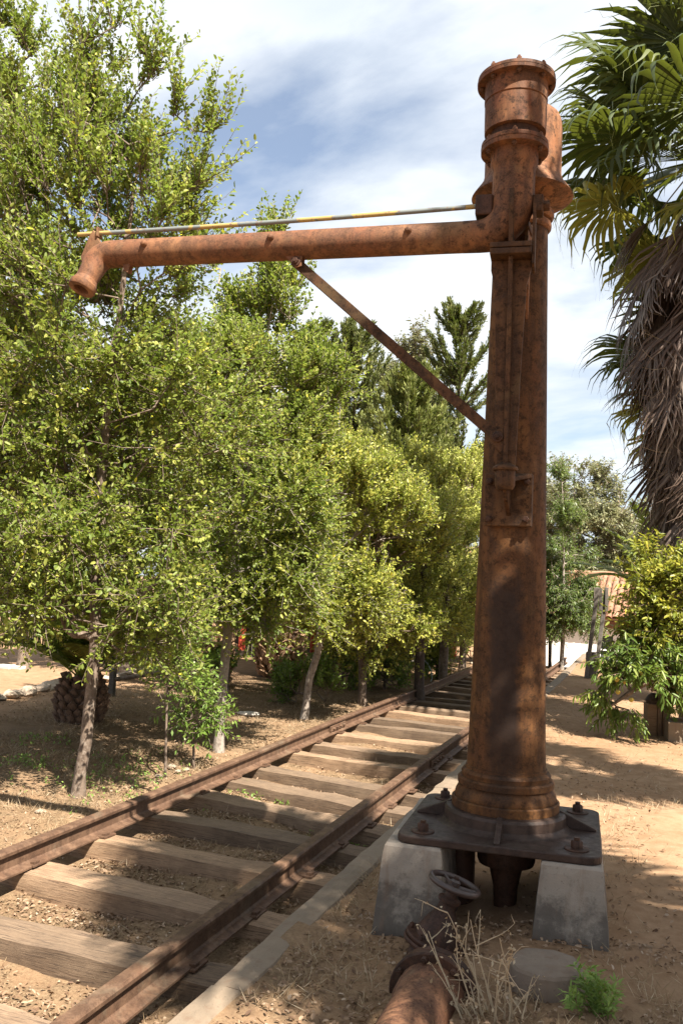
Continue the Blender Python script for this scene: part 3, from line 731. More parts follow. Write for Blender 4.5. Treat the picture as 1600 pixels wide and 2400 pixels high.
# post: cruciform casting tapering down to the pivot
zt_, zb_ = zpad - 0.047, zp(1178, 1095)
wt, wm, wb = rpx(46, 1190, 600, P0), rpx(36, 1185, 700, P0), rpx(23, 1178, 1080, P0)
mb = MB()
def web_plate(mb, prof, thick, along, across):
    left = [pv + along * (-w) + Vector((0, 0, z)) for w, z in prof]; right = [pv + along * w + Vector((0, 0, z)) for w, z in prof]
    mb.prism([p - across * (thick / 2) for p in left + right[::-1]], across * thick)
zz_ = [zt_, zt_ - 0.05, zt_ - 0.13, (zt_ + zb_) / 2, zb_]
web_plate(mb, [(wt, zz_[0]), (wt, zz_[1]), (wm * 1.02, zz_[2]), ((wm + wb) / 2, zz_[3]), (wb, zz_[4])], 0.028, adir, adp)
web_plate(mb, [(0.075, zz_[0]), (0.070, zz_[1]), (0.058, zz_[2]), (0.048, zz_[3]), (0.034, zz_[4])], 0.022, adp, adir)
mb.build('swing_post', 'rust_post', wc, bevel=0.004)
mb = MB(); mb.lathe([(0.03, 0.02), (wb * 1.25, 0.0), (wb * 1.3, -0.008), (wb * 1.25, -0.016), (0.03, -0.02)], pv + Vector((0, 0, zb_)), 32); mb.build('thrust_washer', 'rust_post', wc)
# lug on the post for the brace
mb = MB()
for s_ in (-1, 1): mb.prism([b1 + adp * (0.014 * s_) + adir * 0.035 + Vector((0, 0, 0.03)), b1 + adp * (0.014 * s_) + adir * 0.04 - Vector((0, 0, 0.02)), b1 + adp * (0.014 * s_) - adir * 0.04 + Vector((0, 0, -0.10)), b1 + adp * (0.014 * s_) - adir * 0.06 + Vector((0, 0, 0.05))], adp * 0.010)
mb.build('brace_lug', 'rust_post', wc)
# footstep bracket bolted to the column
zs1, zs0 = zp(1172, 1102), zp(1172, 1142)
ws = rpx(23.5, 1180, 1120, P0)
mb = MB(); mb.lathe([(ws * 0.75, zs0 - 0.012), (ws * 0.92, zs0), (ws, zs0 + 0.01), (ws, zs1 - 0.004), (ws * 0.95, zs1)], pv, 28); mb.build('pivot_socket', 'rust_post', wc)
yf = -0.196      # column face towards -Y at this height
zp1, zp0 = zc(1200, 1122), zc(1200, 1240)
pw = rpx(53, 1200, 1180, C0)
xc = (at_axis(1203, 1180, C0).x - CX) * 0.9 + 0.0
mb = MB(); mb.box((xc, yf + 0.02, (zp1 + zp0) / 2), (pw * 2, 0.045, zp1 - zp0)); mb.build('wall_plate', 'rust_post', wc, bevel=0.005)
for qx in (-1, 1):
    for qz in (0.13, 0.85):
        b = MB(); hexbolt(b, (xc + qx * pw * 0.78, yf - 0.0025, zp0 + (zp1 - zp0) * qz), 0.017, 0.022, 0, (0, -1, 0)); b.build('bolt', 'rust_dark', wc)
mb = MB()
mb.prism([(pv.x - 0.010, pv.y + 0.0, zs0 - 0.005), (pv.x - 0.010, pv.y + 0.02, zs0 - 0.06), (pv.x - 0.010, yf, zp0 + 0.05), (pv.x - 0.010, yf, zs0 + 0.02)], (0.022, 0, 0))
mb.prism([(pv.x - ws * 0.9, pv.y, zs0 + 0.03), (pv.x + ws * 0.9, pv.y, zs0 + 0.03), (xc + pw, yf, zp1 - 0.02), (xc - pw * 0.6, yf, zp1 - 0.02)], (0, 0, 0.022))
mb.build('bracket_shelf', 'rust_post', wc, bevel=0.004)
# upper stay between column and head
zq1, zq0 = zc(1246, 580), zc(1246, 770)
xq = at_axis(1246, 650, C0).x - CX
mb = MB(); mb.prism([(xq - .008, -0.10, zq1), (xq - .008, -0.235, zq1), (xq - .008, -0.235, zq1 - 0.12), (xq - .008, -0.20, (zq1 + zq0) / 2), (xq - .008, -0.15, zq0)], (0.016, 0, 0)); 
mb.build('upper_stay', 'rust_orange', wc, bevel=0.003)
mb = MB(); mb.box((pv.x + 0.02, (pv.y - 0.10) / 2, zq1 + 0.03), (0.10, abs(pv.y) - 0.12, 0.035)); mb.build('upper_stay_arm', 'rust_post', wc, bevel=0.003)
# stub pipe and flange under the base plate
mb = MB(); u_ = Vector((0.02, -0.05, 0))
mb.lathe([(0.05, -PT - 0.05), (0.06, -0.30), (0.085, -0.19), (0.135, -0.185), (0.142, -0.165), (0.142, -0.115), (0.13, -0.10), (0.088, -0.095), (0.085, -0.037)], u_, 36); mb.build('stub_pipe', 'rust_dark', wc)
mb = MB(); mb.lathe([(0.078, -PT - 0.05), (0.078, -0.037)], (-0.225, 0.02, 0), 28); mb.build('riser_pipe', 'rust_dark', wc)

# ------------------------------------------------------------------ concrete piers
def pier(label, x0, x1, y0, y1, zt=0.403, flare=(0.035, 0.04, 0.05, 0.03)):
    root = thing('concrete_pier', label, 'concrete pier', ((x0 + x1) / 2, (y0 + y1) / 2, 0), 0, 'concrete piers under the water crane')
    cx_, cy_ = (x0 + x1) / 2, (y0 + y1) / 2
    n = 10; vs = []; fs = []
    def ring(z, grow):
        pts = []
        a, b, c, d = x0 - flare[0] * grow, x1 + flare[1] * grow, y0 - flare[2] * grow, y1 + flare[3] * grow
        for k in range(6): pts.append((a + (b - a) * k / 6, c))
        for k in range(16): pts.append((b, c + (d - c) * k / 16))
        for k in range(6): pts.append((b - (b - a) * k / 6, d))
        for k in range(16): pts.append((a, d - (d - c) * k / 16))
        out = []
        for (px_, py_) in pts:
            q = Vector((px_ * 14, py_ * 14, z * 14)); w = mnoise.noise(q) * 0.006 + mnoise.noise(q * 2.7) * 0.004
            p = Mp @ Vector((px_ - CX, py_ - CY, 0)); out.append((p.x + CX - cx_ + w, p.y + CY - cy_ + w, z))
        return out
    zs = [-0.12, 0.0, 0.06, 0.12, 0.18, 0.24, 0.30, 0.36, zt - 0.012]
    for z in zs: vs += ring(z, (zt - z) / zt)
    m = 44
    top = ring(zt, -0.18); vs += top
    for i in range(len(zs)):
        for j in range(m): k = (j + 1) % m; fs.append((i * m + j, i * m + k, (i + 1) * m + k, (i + 1) * m + j))
    fs.append(tuple(range(len(zs) * m, len(zs) * m + m)))
    mb = MB(); mb.add(vs, fs, False); mb.build('pier_body', 'pier', root)
    return root
Wp = 0.0
pier('pale battered concrete pier under the track side of the base plate', -1.185, -0.92, 4.14, 5.10)
pier('pale battered concrete pier under the path side of the base plate', -0.47, -0.205, 4.14, 5.12)

# ------------------------------------------------------------------ gate valve and supply pipe
tilt = R(17)
rtg = Vector((FW.y, -FW.x, 0)).normalized()     # to the right across the view
vax = (Vector((0, 0, 1)) * math.cos(tilt) + rtg * math.sin(tilt)).normalized()
Wc = at_z(1065, 2072, 0.315)
gv = thing('gate_valve', 'rusty gate valve with small spoked handwheel and thick pipe at the foot of the crane', 'valve', (Wc.x - 0.1, Wc.y, 0))
go = Vector(gv.location)
Mv = vax.to_track_quat('Z', 'Y').to_matrix()
wc0 = Wc - go
rw = 61 * (Wc - EYE).dot(FW) / FPX
mb = MB(); pts = [wc0 + Mv @ Vector((math.cos(2 * math.pi * k / 36) * rw * 0.93, math.sin(2 * math.pi * k / 36) * rw * 0.93, 0)) for k in range(37)]
mb.tube(pts, 0.0135, 12, caps=False)
for k in range(3):
    a = R(20 + 120 * k); mb.tube([wc0 - vax * 0.012, wc0 + Mv @ Vector((math.cos(a), math.sin(a), 0)) * rw * 0.5 - vax * 0.006, wc0 + Mv @ Vector((math.cos(a), math.sin(a), 0)) * rw * 0.93], [0.011, 0.009, 0.008], 8)
mb.lathe([(0.024, -0.03), (0.024, 0.012), (0.012, 0.02)], wc0, 16, Mv)
mb.build('handwheel', 'black_iron', gv)
base = wc0 - vax * 0.40
mb = MB(); mb.lathe([(0.012, -0.16), (0.012, 0.03)], wc0, 12, Mv)
mb.lathe([(0.098, 0.155), (0.090, 0.19), (0.072, 0.23), (0.052, 0.265), (0.040, 0.29), (0.040, 0.318), (0.050, 0.322), (0.050, 0.336), (0.028, 0.342), (0.024, 0.37)], base, 28, Mv)
mb.build('bonnet', 'rust_dark', gv)
mb = MB()
for z0, z1, sx in ((0.118, 0.136, 1.0), (0.139, 0.157, 0.97)):
    mb.lathe([(0.10, z0), (0.137 * sx, z0), (0.140 * sx, (z0 + z1) / 2), (0.137 * sx, z1), (0.08, z1 + 0.002)], base, 32, Mv)
mb.build('bonnet_flange', 'rust_dark', gv)
for k in range(6):
    b = MB(); a = R(60 * k + 15); hexbolt(b, base + Mv @ Vector((math.cos(a) * 0.118, math.sin(a) * 0.118, 0.157)), 0.011, 0.016, 0, vax); b.build('bolt', 'rust_dark', gv)
mb = MB(); mb.lathe([(0.085, -0.16), (0.105, -0.08), (0.108, 0.0), (0.100, 0.07), (0.098, 0.12)], base, 32, Mv); mb.build('valve_body', 'rust_dark', gv)
pp = [rel_ for rel_ in ()]
pa = at_z(1013, 2335, 0.02) - go; pb = at_z(915, 2520, -0.03) - go
pdv = (pb - pa).normalized()
Mq = pdv.to_track_quat('Z', 'Y').to_matrix()
rp_ = 0.127
mb = MB(); mb.lathe([(rp_ * 0.85, -0.14), (rp_ * 0.98, -0.06), (rp_ * 1.32, -0.055), (rp_ * 1.34, -0.045), (rp_ * 1.34, -0.022), (rp_ * 1.30, -0.018)], pa, 40, Mq)
f1 = mb.build('pipe_flange', 'rust_dark', gv)
mb = MB(); mb.lathe([(rp_ * 1.28, -0.014), (rp_ * 1.36, -0.010), (rp_ * 1.37, 0.012), (rp_ * 1.33, 0.018), (rp_ * 1.08, 0.022)], pa, 40, Mq); mb.build('pipe_flange', 'rust_dark', gv)
for k in range(8):
    b = MB(); a = R(45 * k + 10); hexbolt(b, pa + Mq @ Vector((math.cos(a) * rp_ * 1.2, math.sin(a) * rp_ * 1.2, 0.02)), 0.013, 0.02, 0, pdv); b.build('bolt', 'rust_dark', f1)
mb = MB(); mb.lathe([(rp_, 0.0), (rp_ * 1.10, 0.02), (rp_ * 1.08, 0.10), (rp_, 0.12), (rp_, 0.30), (rp_, 0.8), (rp_ * 0.8, 1.2)], pa, 44, Mq); mb.build('supply_pipe', 'rust_pipe', gv)
# round concrete stump
sc_ = at_z(1280, 2255, 0.17)
st = thing('concrete_stump', 'short round rough concrete stump in front of the path-side pier', 'concrete stump', (sc_.x, sc_.y, 0.02))
mb = MB(); vs = []; fs = []; n = 30; rs = 0.143
prof = [(1.10, -0.15), (1.06, -0.05), (1.02, 0.04), (1.0, 0.10), (0.98, 0.138), (0.93, 0.149), (0.6, 0.152), (0.3, 0.150)]
for r_, z_ in prof:
    for i in range(n):
        a = 2 * math.pi * i / n; w = 1 + 0.05 * mnoise.noise(Vector((math.cos(a) * 2.2, math.sin(a) * 2.2, z_ * 9))) + 0.02 * mnoise.noise(Vector((math.cos(a) * 9, math.sin(a) * 9, z_ * 30)))
        vs.append((r_ * rs * w * math.cos(a), r_ * rs * w * math.sin(a), z_ + 0.004 * mnoise.noise(Vector((a * 3, r_ * 9, 0)))))
for j in range(len(prof) - 1):
    for i in range(n): k = (i + 1) % n; fs.append((j * n + i, j * n + k, (j + 1) * n + k, (j + 1) * n + i))
fs.append(tuple(range((len(prof) - 1) * n, len(prof) * n))); mb.add(vs, fs, False); mb.build('stump_body', 'stump', st)

# ------------------------------------------------------------------ vegetation tools
def unit(a): return a / np.maximum(np.linalg.norm(a, axis=1, keepdims=True), 1e-9)
def frusta(P, Q, r0, r1, sides=4):
    """independent tapered tubes for all edges P->Q"""
    n = len(P); d = unit(Q - P)
    ref = np.where(np.abs(d[:, 2:3]) > 0.9, [[1.0, 0, 0]], [[0, 0, 1.0]])
    a = unit(np.cross(d, ref)); b = np.cross(d, a)
    an = np.arange(sides) * 2 * np.pi / sides
    ring = a[:, None, :] * np.cos(an)[None, :, None] + b[:, None, :] * np.sin(an)[None, :, None]
    V = np.concatenate([P[:, None] + ring * np.asarray(r0)[:, None, None], Q[:, None] + ring * np.asarray(r1)[:, None, None]], 1).reshape(-1, 3)
    i = np.arange(sides); j = (i + 1) % sides
    f = np.stack([i, j, j + sides, i + sides], 1)
    F = (f[None] + (np.arange(n) * 2 * sides)[:, None, None]).reshape(-1, 4)
    return V, F
def kites(B, D, N, L, W, fold=0.15, waist=0.45):
    """folded four-point leaves: base B, direction D, normal N, length L, width W"""
    D = unit(D); S = unit(np.cross(D, N)); Nn = np.cross(S, D)
    L = L[:, None]; W = W[:, None]
    m = B + D * L * waist - Nn * W * fold
    V = np.stack([B, m + S * W * 0.5 + Nn * W * fold * 2, B + D * L, m - S * W * 0.5 + Nn * W * fold * 2], 1).reshape(-1, 3)
    n = len(B); F = np.arange(n * 4).reshape(n, 4)
    return V, F
def ovals(B, D, N, L, W, fold=0.15, waist=0.45):
    """oval leaves of two folded quads each"""
    D = unit(D); S = unit(np.cross(D, N)); Nn = np.cross(S, D)
    L = L[:, None]; W = W[:, None]
    up_ = Nn * W * fold
    a = B + D * L * 0.26 + up_; b = B + D * L * 0.70 + up_
    V = np.stack([B, a + S * W * 0.44, b + S * W * 0.42, B + D * L - Nn * L * 0.05, b - S * W * 0.42, a - S * W * 0.44], 1).reshape(-1, 3)
    n = len(B); F = (np.array([[0, 1, 2, 3], [0, 3, 4, 5]])[None] + (np.arange(n) * 6)[:, None, None]).reshape(-1, 4)
    return V, F
def rdir(n, r=rng): return unit(r.normal(size=(n, 3)))

def skeleton(trunk, targets, seg=0.22, r=rng, up=0.25):
    """grow branches from a trunk polyline to every target; returns nodes, parents, depth order"""
    nodes = []; par = []
    T = [np.array(p, float) for p in trunk]
    for i in range(len(T) - 1):
        k = max(1, int(np.linalg.norm(T[i + 1] - T[i]) / seg))
        for j in range(k):
            nodes.append(T[i] + (T[i + 1] - T[i]) * j / k); par.append(len(nodes) - 2)
    nodes.append(T[-1]); par.append(len(nodes) - 2)
    ntr = len(nodes)
    base = T[0]
    order = np.argsort([np.min(np.linalg.norm(np.array(nodes) - t, axis=1)) for t in targets])
    tips = []
    for o in order:
        t = targets[o]; A = np.array(nodes); d = A - t
        dist = np.linalg.norm(d, axis=1)
        cost = dist + 0.8 * np.maximum(0, d[:, 2] + 0.35 * dist) + np.where(np.arange(len(A)) < ntr * 0.3, 0.6, 0)
        k = int(np.argmin(cost)); a = A[k]; L = dist[k]
        m = max(1, int(L / seg)); bend = r.normal(size=3) * 0.08 * L; bend[2] += up * L * 0.3
        prev = k
        for j in range(1, m + 1):
            u = j / m; p = a + (t - a) * u + bend * 4 * u * (1 - u) * 0.5 + r.normal(size=3) * 0.012
            nodes.append(p); par.append(prev); prev = len(nodes) - 1
        tips.append(prev)
    return np.array(nodes), np.array(par), tips, ntr

def blob_points(blobs, n, r=rng, shell=0.45):
    """points in a union of ellipsoids, denser towards the outside"""
    vol = np.array([b[1][0] * b[1][1] * b[1][2] for b in blobs]) ** 0.75; pr = vol / vol.sum()
    idx = r.choice(len(blobs), n, p=pr)
    d = rdir(n, r); rad = r.random(n) ** shell
    C = np.array([b[0] for b in blobs])[idx]; S = np.array([b[1] for b in blobs])[idx]
    return C + d * rad[:, None] * S

def leafy_tree(name, label, trunk, blobs, leafmat, barkmat='bark', ntgt=220, twigs=2600, per=30, leaf_l=0.034, leaf_w=0.02, twig_l=(0.22, 0.5), r_base=0.06,
               group=None, cat='tree', seed=1, up=0.55, droop=0.0, leaf_out=0.8, sides=5, clump=0.10, leaf_down=0.0, twig_r=0.0028, tint_bias=0.0, kind_crown='stuff', outw=0.8, limbs=(), oval=False):
    r = np.random.default_rng(seed)
    base = np.array(trunk[0], float)
    root = thing(name, label, cat, tuple(base), 0, group)
    tg = blob_points(blobs, ntgt, r, 0.5)
    N, P, tips, ntr = skeleton(trunk, tg, 0.20, r)
    # pipe-model radii
    w = np.zeros(len(N)); w[tips] = 1
    for i in range(len(N) - 1, 0, -1): w[P[i]] += max(w[i], 0.0) if P[i] >= 0 else 0
    rad = 0.0045 + (r_base - 0.0045) * (w / max(w.max(), 1)) ** 0.6
    if ntr > 1:
        hh = np.linspace(1.0, 0.55, ntr); rad[:ntr] = np.maximum(rad[:ntr], 0)
        rad[0] = r_base * 1.1
    e = np.arange(1, len(N)); Pn = P[e]
    ok = (Pn >= 0) & (e >= ntr); e = e[ok]; Pn = Pn[ok]
    V1, F1 = frusta(N[Pn], N[e] + (N[e] - N[Pn]) * 0.04, np.minimum(rad[Pn], rad[e] * 1.25), rad[e], 7)
    if ntr > 1:
        tm = MB(); kk = len(N[:ntr]); rr_ = [float(rad[i]) * (1 + 0.10 * mnoise.noise(Vector((i * .7, seed * 3.3, 0)))) for i in range(ntr)]; rr_[0] *= 1.25
        wob = [Vector(N[i]) + Vector((mnoise.noise(Vector((i * .45, seed, 1))), mnoise.noise(Vector((i * .45, seed, 5))), 0)) * min(.35 * rr_[i], .03) * (i > 0) for i in range(ntr)]
        tm.tube(wob, rr_, 12, caps=False); VT = np.array([v[:] for v in tm.v]); FT = np.array(tm.f)
        F1 = np.concatenate([F1, FT + len(V1)]) if len(F1) else FT; V1 = np.concatenate([V1, VT])
    for lp, lr in limbs:
        lp = np.array(lp, float); rr_ = np.linspace(lr, lr * 0.45, len(lp)); VL, FL = frusta(lp[:-1], lp[1:] + (lp[1:] - lp[:-1]) * .06, rr_[:-1], rr_[1:], 8)
        F1 = np.concatenate([F1, FL + len(V1)]); V1 = np.concatenate([V1, VL])
    # twigs near the outer nodes
    cand = np.where((w <= 3) & (np.arange(len(N)) >= ntr))[0]
    src = r.choice(cand, twigs)
    cen = np.average([b[0] for b in blobs], axis=0)
    out = unit(N[src] - cen)
    B = N[src] + r.normal(size=(twigs, 3)) * 0.02
    D = unit(out * outw + rdir(twigs, r) * 0.8 + np.array([[0, 0, up]]))
    L = r.uniform(*twig_l, twigs)
    E1 = B + D * (L * 0.5)[:, None] + r.normal(size=(twigs, 3)) * 0.02
    D2 = unit(D + np.array([[0, 0, 0.25 - droop]]) + rdir(twigs, r) * 0.35)
    E2 = E1 + D2 * (L * 0.5)[:, None]
    V2, F2 = frusta(np.concatenate([B, E1]), np.concatenate([E1, E2]), np.concatenate([np.full(twigs, twig_r * 1.6), np.full(twigs, twig_r)]), np.concatenate([np.full(twigs, twig_r), np.full(twigs, twig_r * 0.5)]), 3)
    V = np.concatenate([V1, V2]); F = np.concatenate([F1, F2 + len(V1)])
    link('trunk', np_mesh('trunk', V - base, F, M[barkmat], smooth=True), root)
    # leaves
    n = twigs * per
    ti = np.repeat(np.arange(twigs), per); u = np.tile(np.linspace(0.08, 1.0, per), twigs) + r.normal(size=n) * 0.02; u = np.clip(u, 0, 1.05)
    pos = np.where((u < 0.5)[:, None], B[ti] + (E1 - B)[ti] * (u * 2)[:, None], E1[ti] + (E2 - E1)[ti] * (u * 2 - 1)[:, None])
    td = np.where((u < 0.5)[:, None], D[ti], D2[ti])
    side = rdir(n, r); side = unit(side - td * np.sum(side * td, 1, keepdims=True))
    LD = unit(td * 0.55 + side * leaf_out + np.array([[0, 0, 0.12 - leaf_down]]))
    pos = pos + side * 0.006 + r.normal(size=(n, 3)) * 0.006 * (clump * 10)
    LN = unit(np.array([[0, 0, 1.0]]) + rdir(n, r) * 0.85)
    ll = leaf_l * r.uniform(0.40, 1.30, n) * r.uniform(.8, 1.15, twigs)[ti]; lw = leaf_w * r.uniform(0.7, 1.15, n)
    V, F = (ovals if oval else kites)(pos, LD, LN, ll, lw)
    tw_t = r.random(twigs)[ti] * 0.60; tint = np.clip(tw_t + r.random(n) * 0.40 + tint_bias, 0, 1); tint = np.where(r.random(n) < 0.012, 1.0, np.minimum(tint, 0.96))
    c = link('crown', np_mesh('crown', V - base, F, M[leafmat], tint=np.repeat(tint, 6 if oval else 4)), root); c['kind'] = 'stuff'
    return root

def BL(px, py, Y, rx, rz=None, ry=None):
    """an ellipsoid of foliage: pixel + real depth + radii in metres"""
    p = at_y(px, py, Y); return ((p.x, p.y, p.z), (rx, ry or rx, rz or rx))
def TP(*pts): return [tuple(at_y(px, py, Y)) for px, py, Y in pts]

def tbase(px, py):       # where a trunk foot seen at a pixel meets the ground
    z = -0.1
    for _ in range(6):
        p = at_z(px, py, z); z = float(gz(p.x, p.y))
    return at_z(px, py, z)
# --- the near row of small-leaved trees left of the track
b1_ = tbase(183, 1868); y1 = b1_.y
b1_.z -= 0.05
leafy_tree('evergreen_tree', 'tall small-leaved tree with slim leaning trunk under the spout, nearest tree', [tuple(b1_)] + TP((203, 1740, y1), (208, 1660, y1), (216, 1600, y1 + .02), (222, 1530, y1), (224, 1470, y1 + .03), (222, 1380, y1), (240, 1280, y1 + .05), (235, 1150, y1 + .05), (255, 950, y1), (285, 700, y1), (310, 480, y1), (330, 330, y1)),
           [BL(190, 1270, y1, 1.0, 0.62), BL(120, 980, y1 + .2, 1.05, 0.8), BL(330, 1000, y1 + .3, 0.85, 0.9), BL(180, 690, y1, .95, 0.75), BL(110, 1390, y1 - .1, .75, .28), BL(330, 1460, y1 + .2, .55, .26), BL(40, 1370, y1 + .1, .6, .25), BL(250, 1400, y1 - .2, .4, .25),
            BL(230, 470, y1, 0.75, 0.65), BL(230, 320, y1, 0.42, 0.45), BL(240, 130, y1, 0.18, 0.36), BL(170, 200, y1, 0.14, 0.3), BL(440, 300, y1, 0.26, 0.16), BL(330, 200, y1, .16, .3), BL(400, 520, y1, .45, .35), BL(60, 450, y1, .5, .6)],
           'leaf_near', ntgt=560, twigs=4800, per=23, twig_l=(.25, .60), leaf_l=0.044, leaf_w=0.027, r_base=0.046, oval=True, seed=11, up=0.55, limbs=[(TP((222, 1500, y1), (205, 1488, y1), (175, 1488, y1 - .02), (157, 1475, y1 - .03), (148, 1445, y1 - .03), (142, 1400, y1), (140, 1330, y1), (150, 1240, y1)), .034), (TP((240, 1510, y1), (262, 1480, y1 - .05), (300, 1440, y1 - .1), (345, 1385, y1 - .1), (372, 1360, y1 - .12), (400, 1330, y1)), .026)])
b0_ = at_y(-190, 1700, y1 + 0.7)
leafy_tree('evergreen_tree', 'small-leaved tree whose crown enters at the left edge behind the nearest tree', [(b0_.x, b0_.y, -0.1)] + TP((-170, 1400, y1 + .7), (-120, 1000, y1 + .7), (-60, 600, y1 + .7), (-20, 300, y1 + .7)),
           [BL(-60, 1100, y1 + .9, .9, .9), BL(-40, 600, y1 + .8, .9, .9), BL(0, 250, y1 + .7, .5, .8), BL(10, 60, y1 + .7, .3, .5), BL(60, 800, y1 + 1.1, .6, .6)],
           'leaf_near', ntgt=200, twigs=2300, per=22, leaf_l=0.046, leaf_w=0.029, r_base=0.07, oval=True, seed=12, up=0.6)
b2_ = tbase(512, 1762); y2 = b2_.y; b2_.z -= 0.05
leafy_tree('evergreen_tree', 'small-leaved tree with straight pale trunk, second from the camera left of the track', [tuple(b2_)] + TP((522, 1600, y2), (532, 1500, y2), (545, 1400, y2), (560, 1200, y2), (600, 950, y2), (640, 700, y2), (660, 560, y2)),
           [BL(560, 1190, y2, .95, .65), BL(600, 920, y2, .85, .7), BL(480, 920, y2 + .6, .8, .75), BL(610, 740, y2, .42, .5), BL(655, 610, y2, .24, .28), BL(480, 640, y2 + .4, .35, .35), BL(640, 1350, y2 + .2, .7, .36), BL(500, 1400, y2, .5, .22), BL(600, 1420, y2, .4, .2), BL(690, 930, y2 + .3, .32, .35)],
           'leaf_near', 'bark_pale', ntgt=380, twigs=4300, per=24, leaf_l=0.044, leaf_w=0.028, r_base=0.050, oval=True, seed=13, up=0.6)
b3_ = tbase(712, 1685); y3 = b3_.y; b3_.z -= 0.05
leafy_tree('evergreen_tree', 'small-leaved tree with forked pale trunk rising from low green shoots, third beside the left rail', [tuple(b3_)] + TP((725, 1590, y3), (745, 1530, y3), (752, 1450, y3), (770, 1300, y3), (790, 1100, y3), (800, 900, y3)),
           [BL(760, 1370, y3, .95, .5), BL(750, 1150, y3, .85, .52), BL(690, 1010, y3 + .5, .65, .42), BL(880, 1200, y3 + .3, .65, .5), BL(700, 1410, y3 + .2, .6, .25), BL(790, 1440, y3, .6, .25)],
           'leaf_mid', 'bark_pale', ntgt=240, twigs=3300, per=23, leaf_l=0.048, leaf_w=0.031, r_base=0.048, oval=True, seed=14, up=0.5)
b4_ = tbase(848, 1652); y4 = b4_.y; b4_.z -= 0.05
leafy_tree('evergreen_tree', 'small-leaved tree with crooked brown trunk, fourth beside the left rail', [tuple(b4_)] + TP((850, 1560, y4), (845, 1520, y4), (860, 1420, y4), (890, 1250, y4), (900, 1060, y4)),
           [BL(870, 1510, y4 + .2, .55, .22), BL(890, 1450, y4, .85, .32), BL(910, 1260, y4, .85, .5), BL(900, 1150, y4, .5, .26)],
           'leaf_mid', 'bark', ntgt=170, twigs=2100, per=22, leaf_l=0.056, leaf_w=0.036, r_base=0.06, seed=15, up=0.5)
row = [(13.8, 985, 1120, .85, 'fifth', 'bark_dark'), (16.2, 1040, 1100, .9, 'sixth', 'bark'), (18.8, 1085, 1075, 1.0, 'seventh', 'bark'), (21.5, 1120, 1075, 1.1, 'eighth', 'bark')]
for i, (yy, px_, top, rr_, nm, bk) in enumerate(row):
    pb_ = at_y(px_, 1500, yy)
    leafy_tree('young_tree', f'fine-leaved yellow-green young tree, {nm} in the row beside the left rail', [(pb_.x, pb_.y, -0.2)] + TP((px_ + 4, 1400, yy), (px_ + 6, 1200, yy), (px_ + 8, top + 40, yy)),
               [BL(px_ - 5, 1475, yy, rr_ * .8, .3), BL(px_, 1430, yy, rr_ * 1.1, .35), BL(px_, 1360, yy, rr_ * 1.15, .5), BL(px_ - 10, 1260, yy, rr_ * 1.1, .7), BL(px_ + 10, 1170, yy, rr_ * .75, .55), BL(px_ + 5, top + 25, yy, rr_ * .3, .4)],
               'leaf_light', bk, ntgt=130, twigs=1500, per=24, leaf_l=0.062, leaf_w=0.036, twig_l=(.3, .6), r_base=0.08, seed=20 + i, up=0.9, group=None)
# back row, further from the track, closing the view behind
for i, (px_, yy, top, lab) in enumerate([(60, 12.5, 700, 'far left, behind the young date palm'), (300, 13.0, 860, 'behind the nearest trunk'), (520, 13.6, 880, 'behind the second trunk'), (700, 15.5, 960, 'left of the scaly palm trunk'), (860, 19.0, 1080, 'in front of the wooden building')]):
    pb_ = at_y(px_, 1500, yy); s_ = yy / 13.0
    leafy_tree('leafy_tree', f'mid-green bushy tree in the back row, {lab}', [(pb_.x, pb_.y, -0.1)] + TP((px_, 1380, yy), (px_ + 5, 1200, yy), (px_ + 10, top + 80, yy)),
               [BL(px_, 1240, yy, 1.1 * s_, .45 * s_), BL(px_ - 20, 1130, yy, 1.3 * s_, .8 * s_), BL(px_ + 20, max(980, top + 150), yy, 1.0 * s_, .6 * s_), BL(px_, top + 60, yy, .55 * s_, .5 * s_)],
               'leaf_mid', 'bark', ntgt=130, twigs=1500, per=24, leaf_l=0.062, leaf_w=0.040, twig_l=(.3, .6), r_base=0.10, seed=40 + i, up=0.5)
# --- low shrubs and shoots
for i, (px_, py_, w_, h_, lab) in enumerate([(715, 1660, .42, .34, 'around the foot of the forked trunk'), (800, 1610, .34, .40, 'between the third and fourth trunks'), (985, 1590, .42, .42, 'against the left rail in front of the dark trunk'),
                                             (900, 1615, .36, .34, 'right of the crooked trunk'), (1085, 1548, .55, .45, 'beside the red posts near the crane column')]):
    b = tbase(px_, py_)
    leafy_tree('low_shrub', f'low leafy green shrub {lab}', [(b.x, b.y, b.z - 0.05), (b.x, b.y, b.z + h_ * .6)], [((b.x, b.y, b.z + h_ * 0.9), (w_, w_ * .8, h_ * 0.8)), ((b.x + w_ * .5, b.y, b.z + h_ * 0.5), (w_ * .6, w_ * .5, h_ * .5)), ((b.x - w_ * .6, b.y + .1, b.z + h_ * 0.6), (w_ * .5, w_ * .5, h_ * .5))],
               'leaf_shrub', ntgt=46, twigs=330, per=14, leaf_l=0.05, leaf_w=0.032, twig_l=(.15, .32), r_base=0.02, seed=60 + i, up=0.8, cat='shrub', group='low shrubs along the left rail')
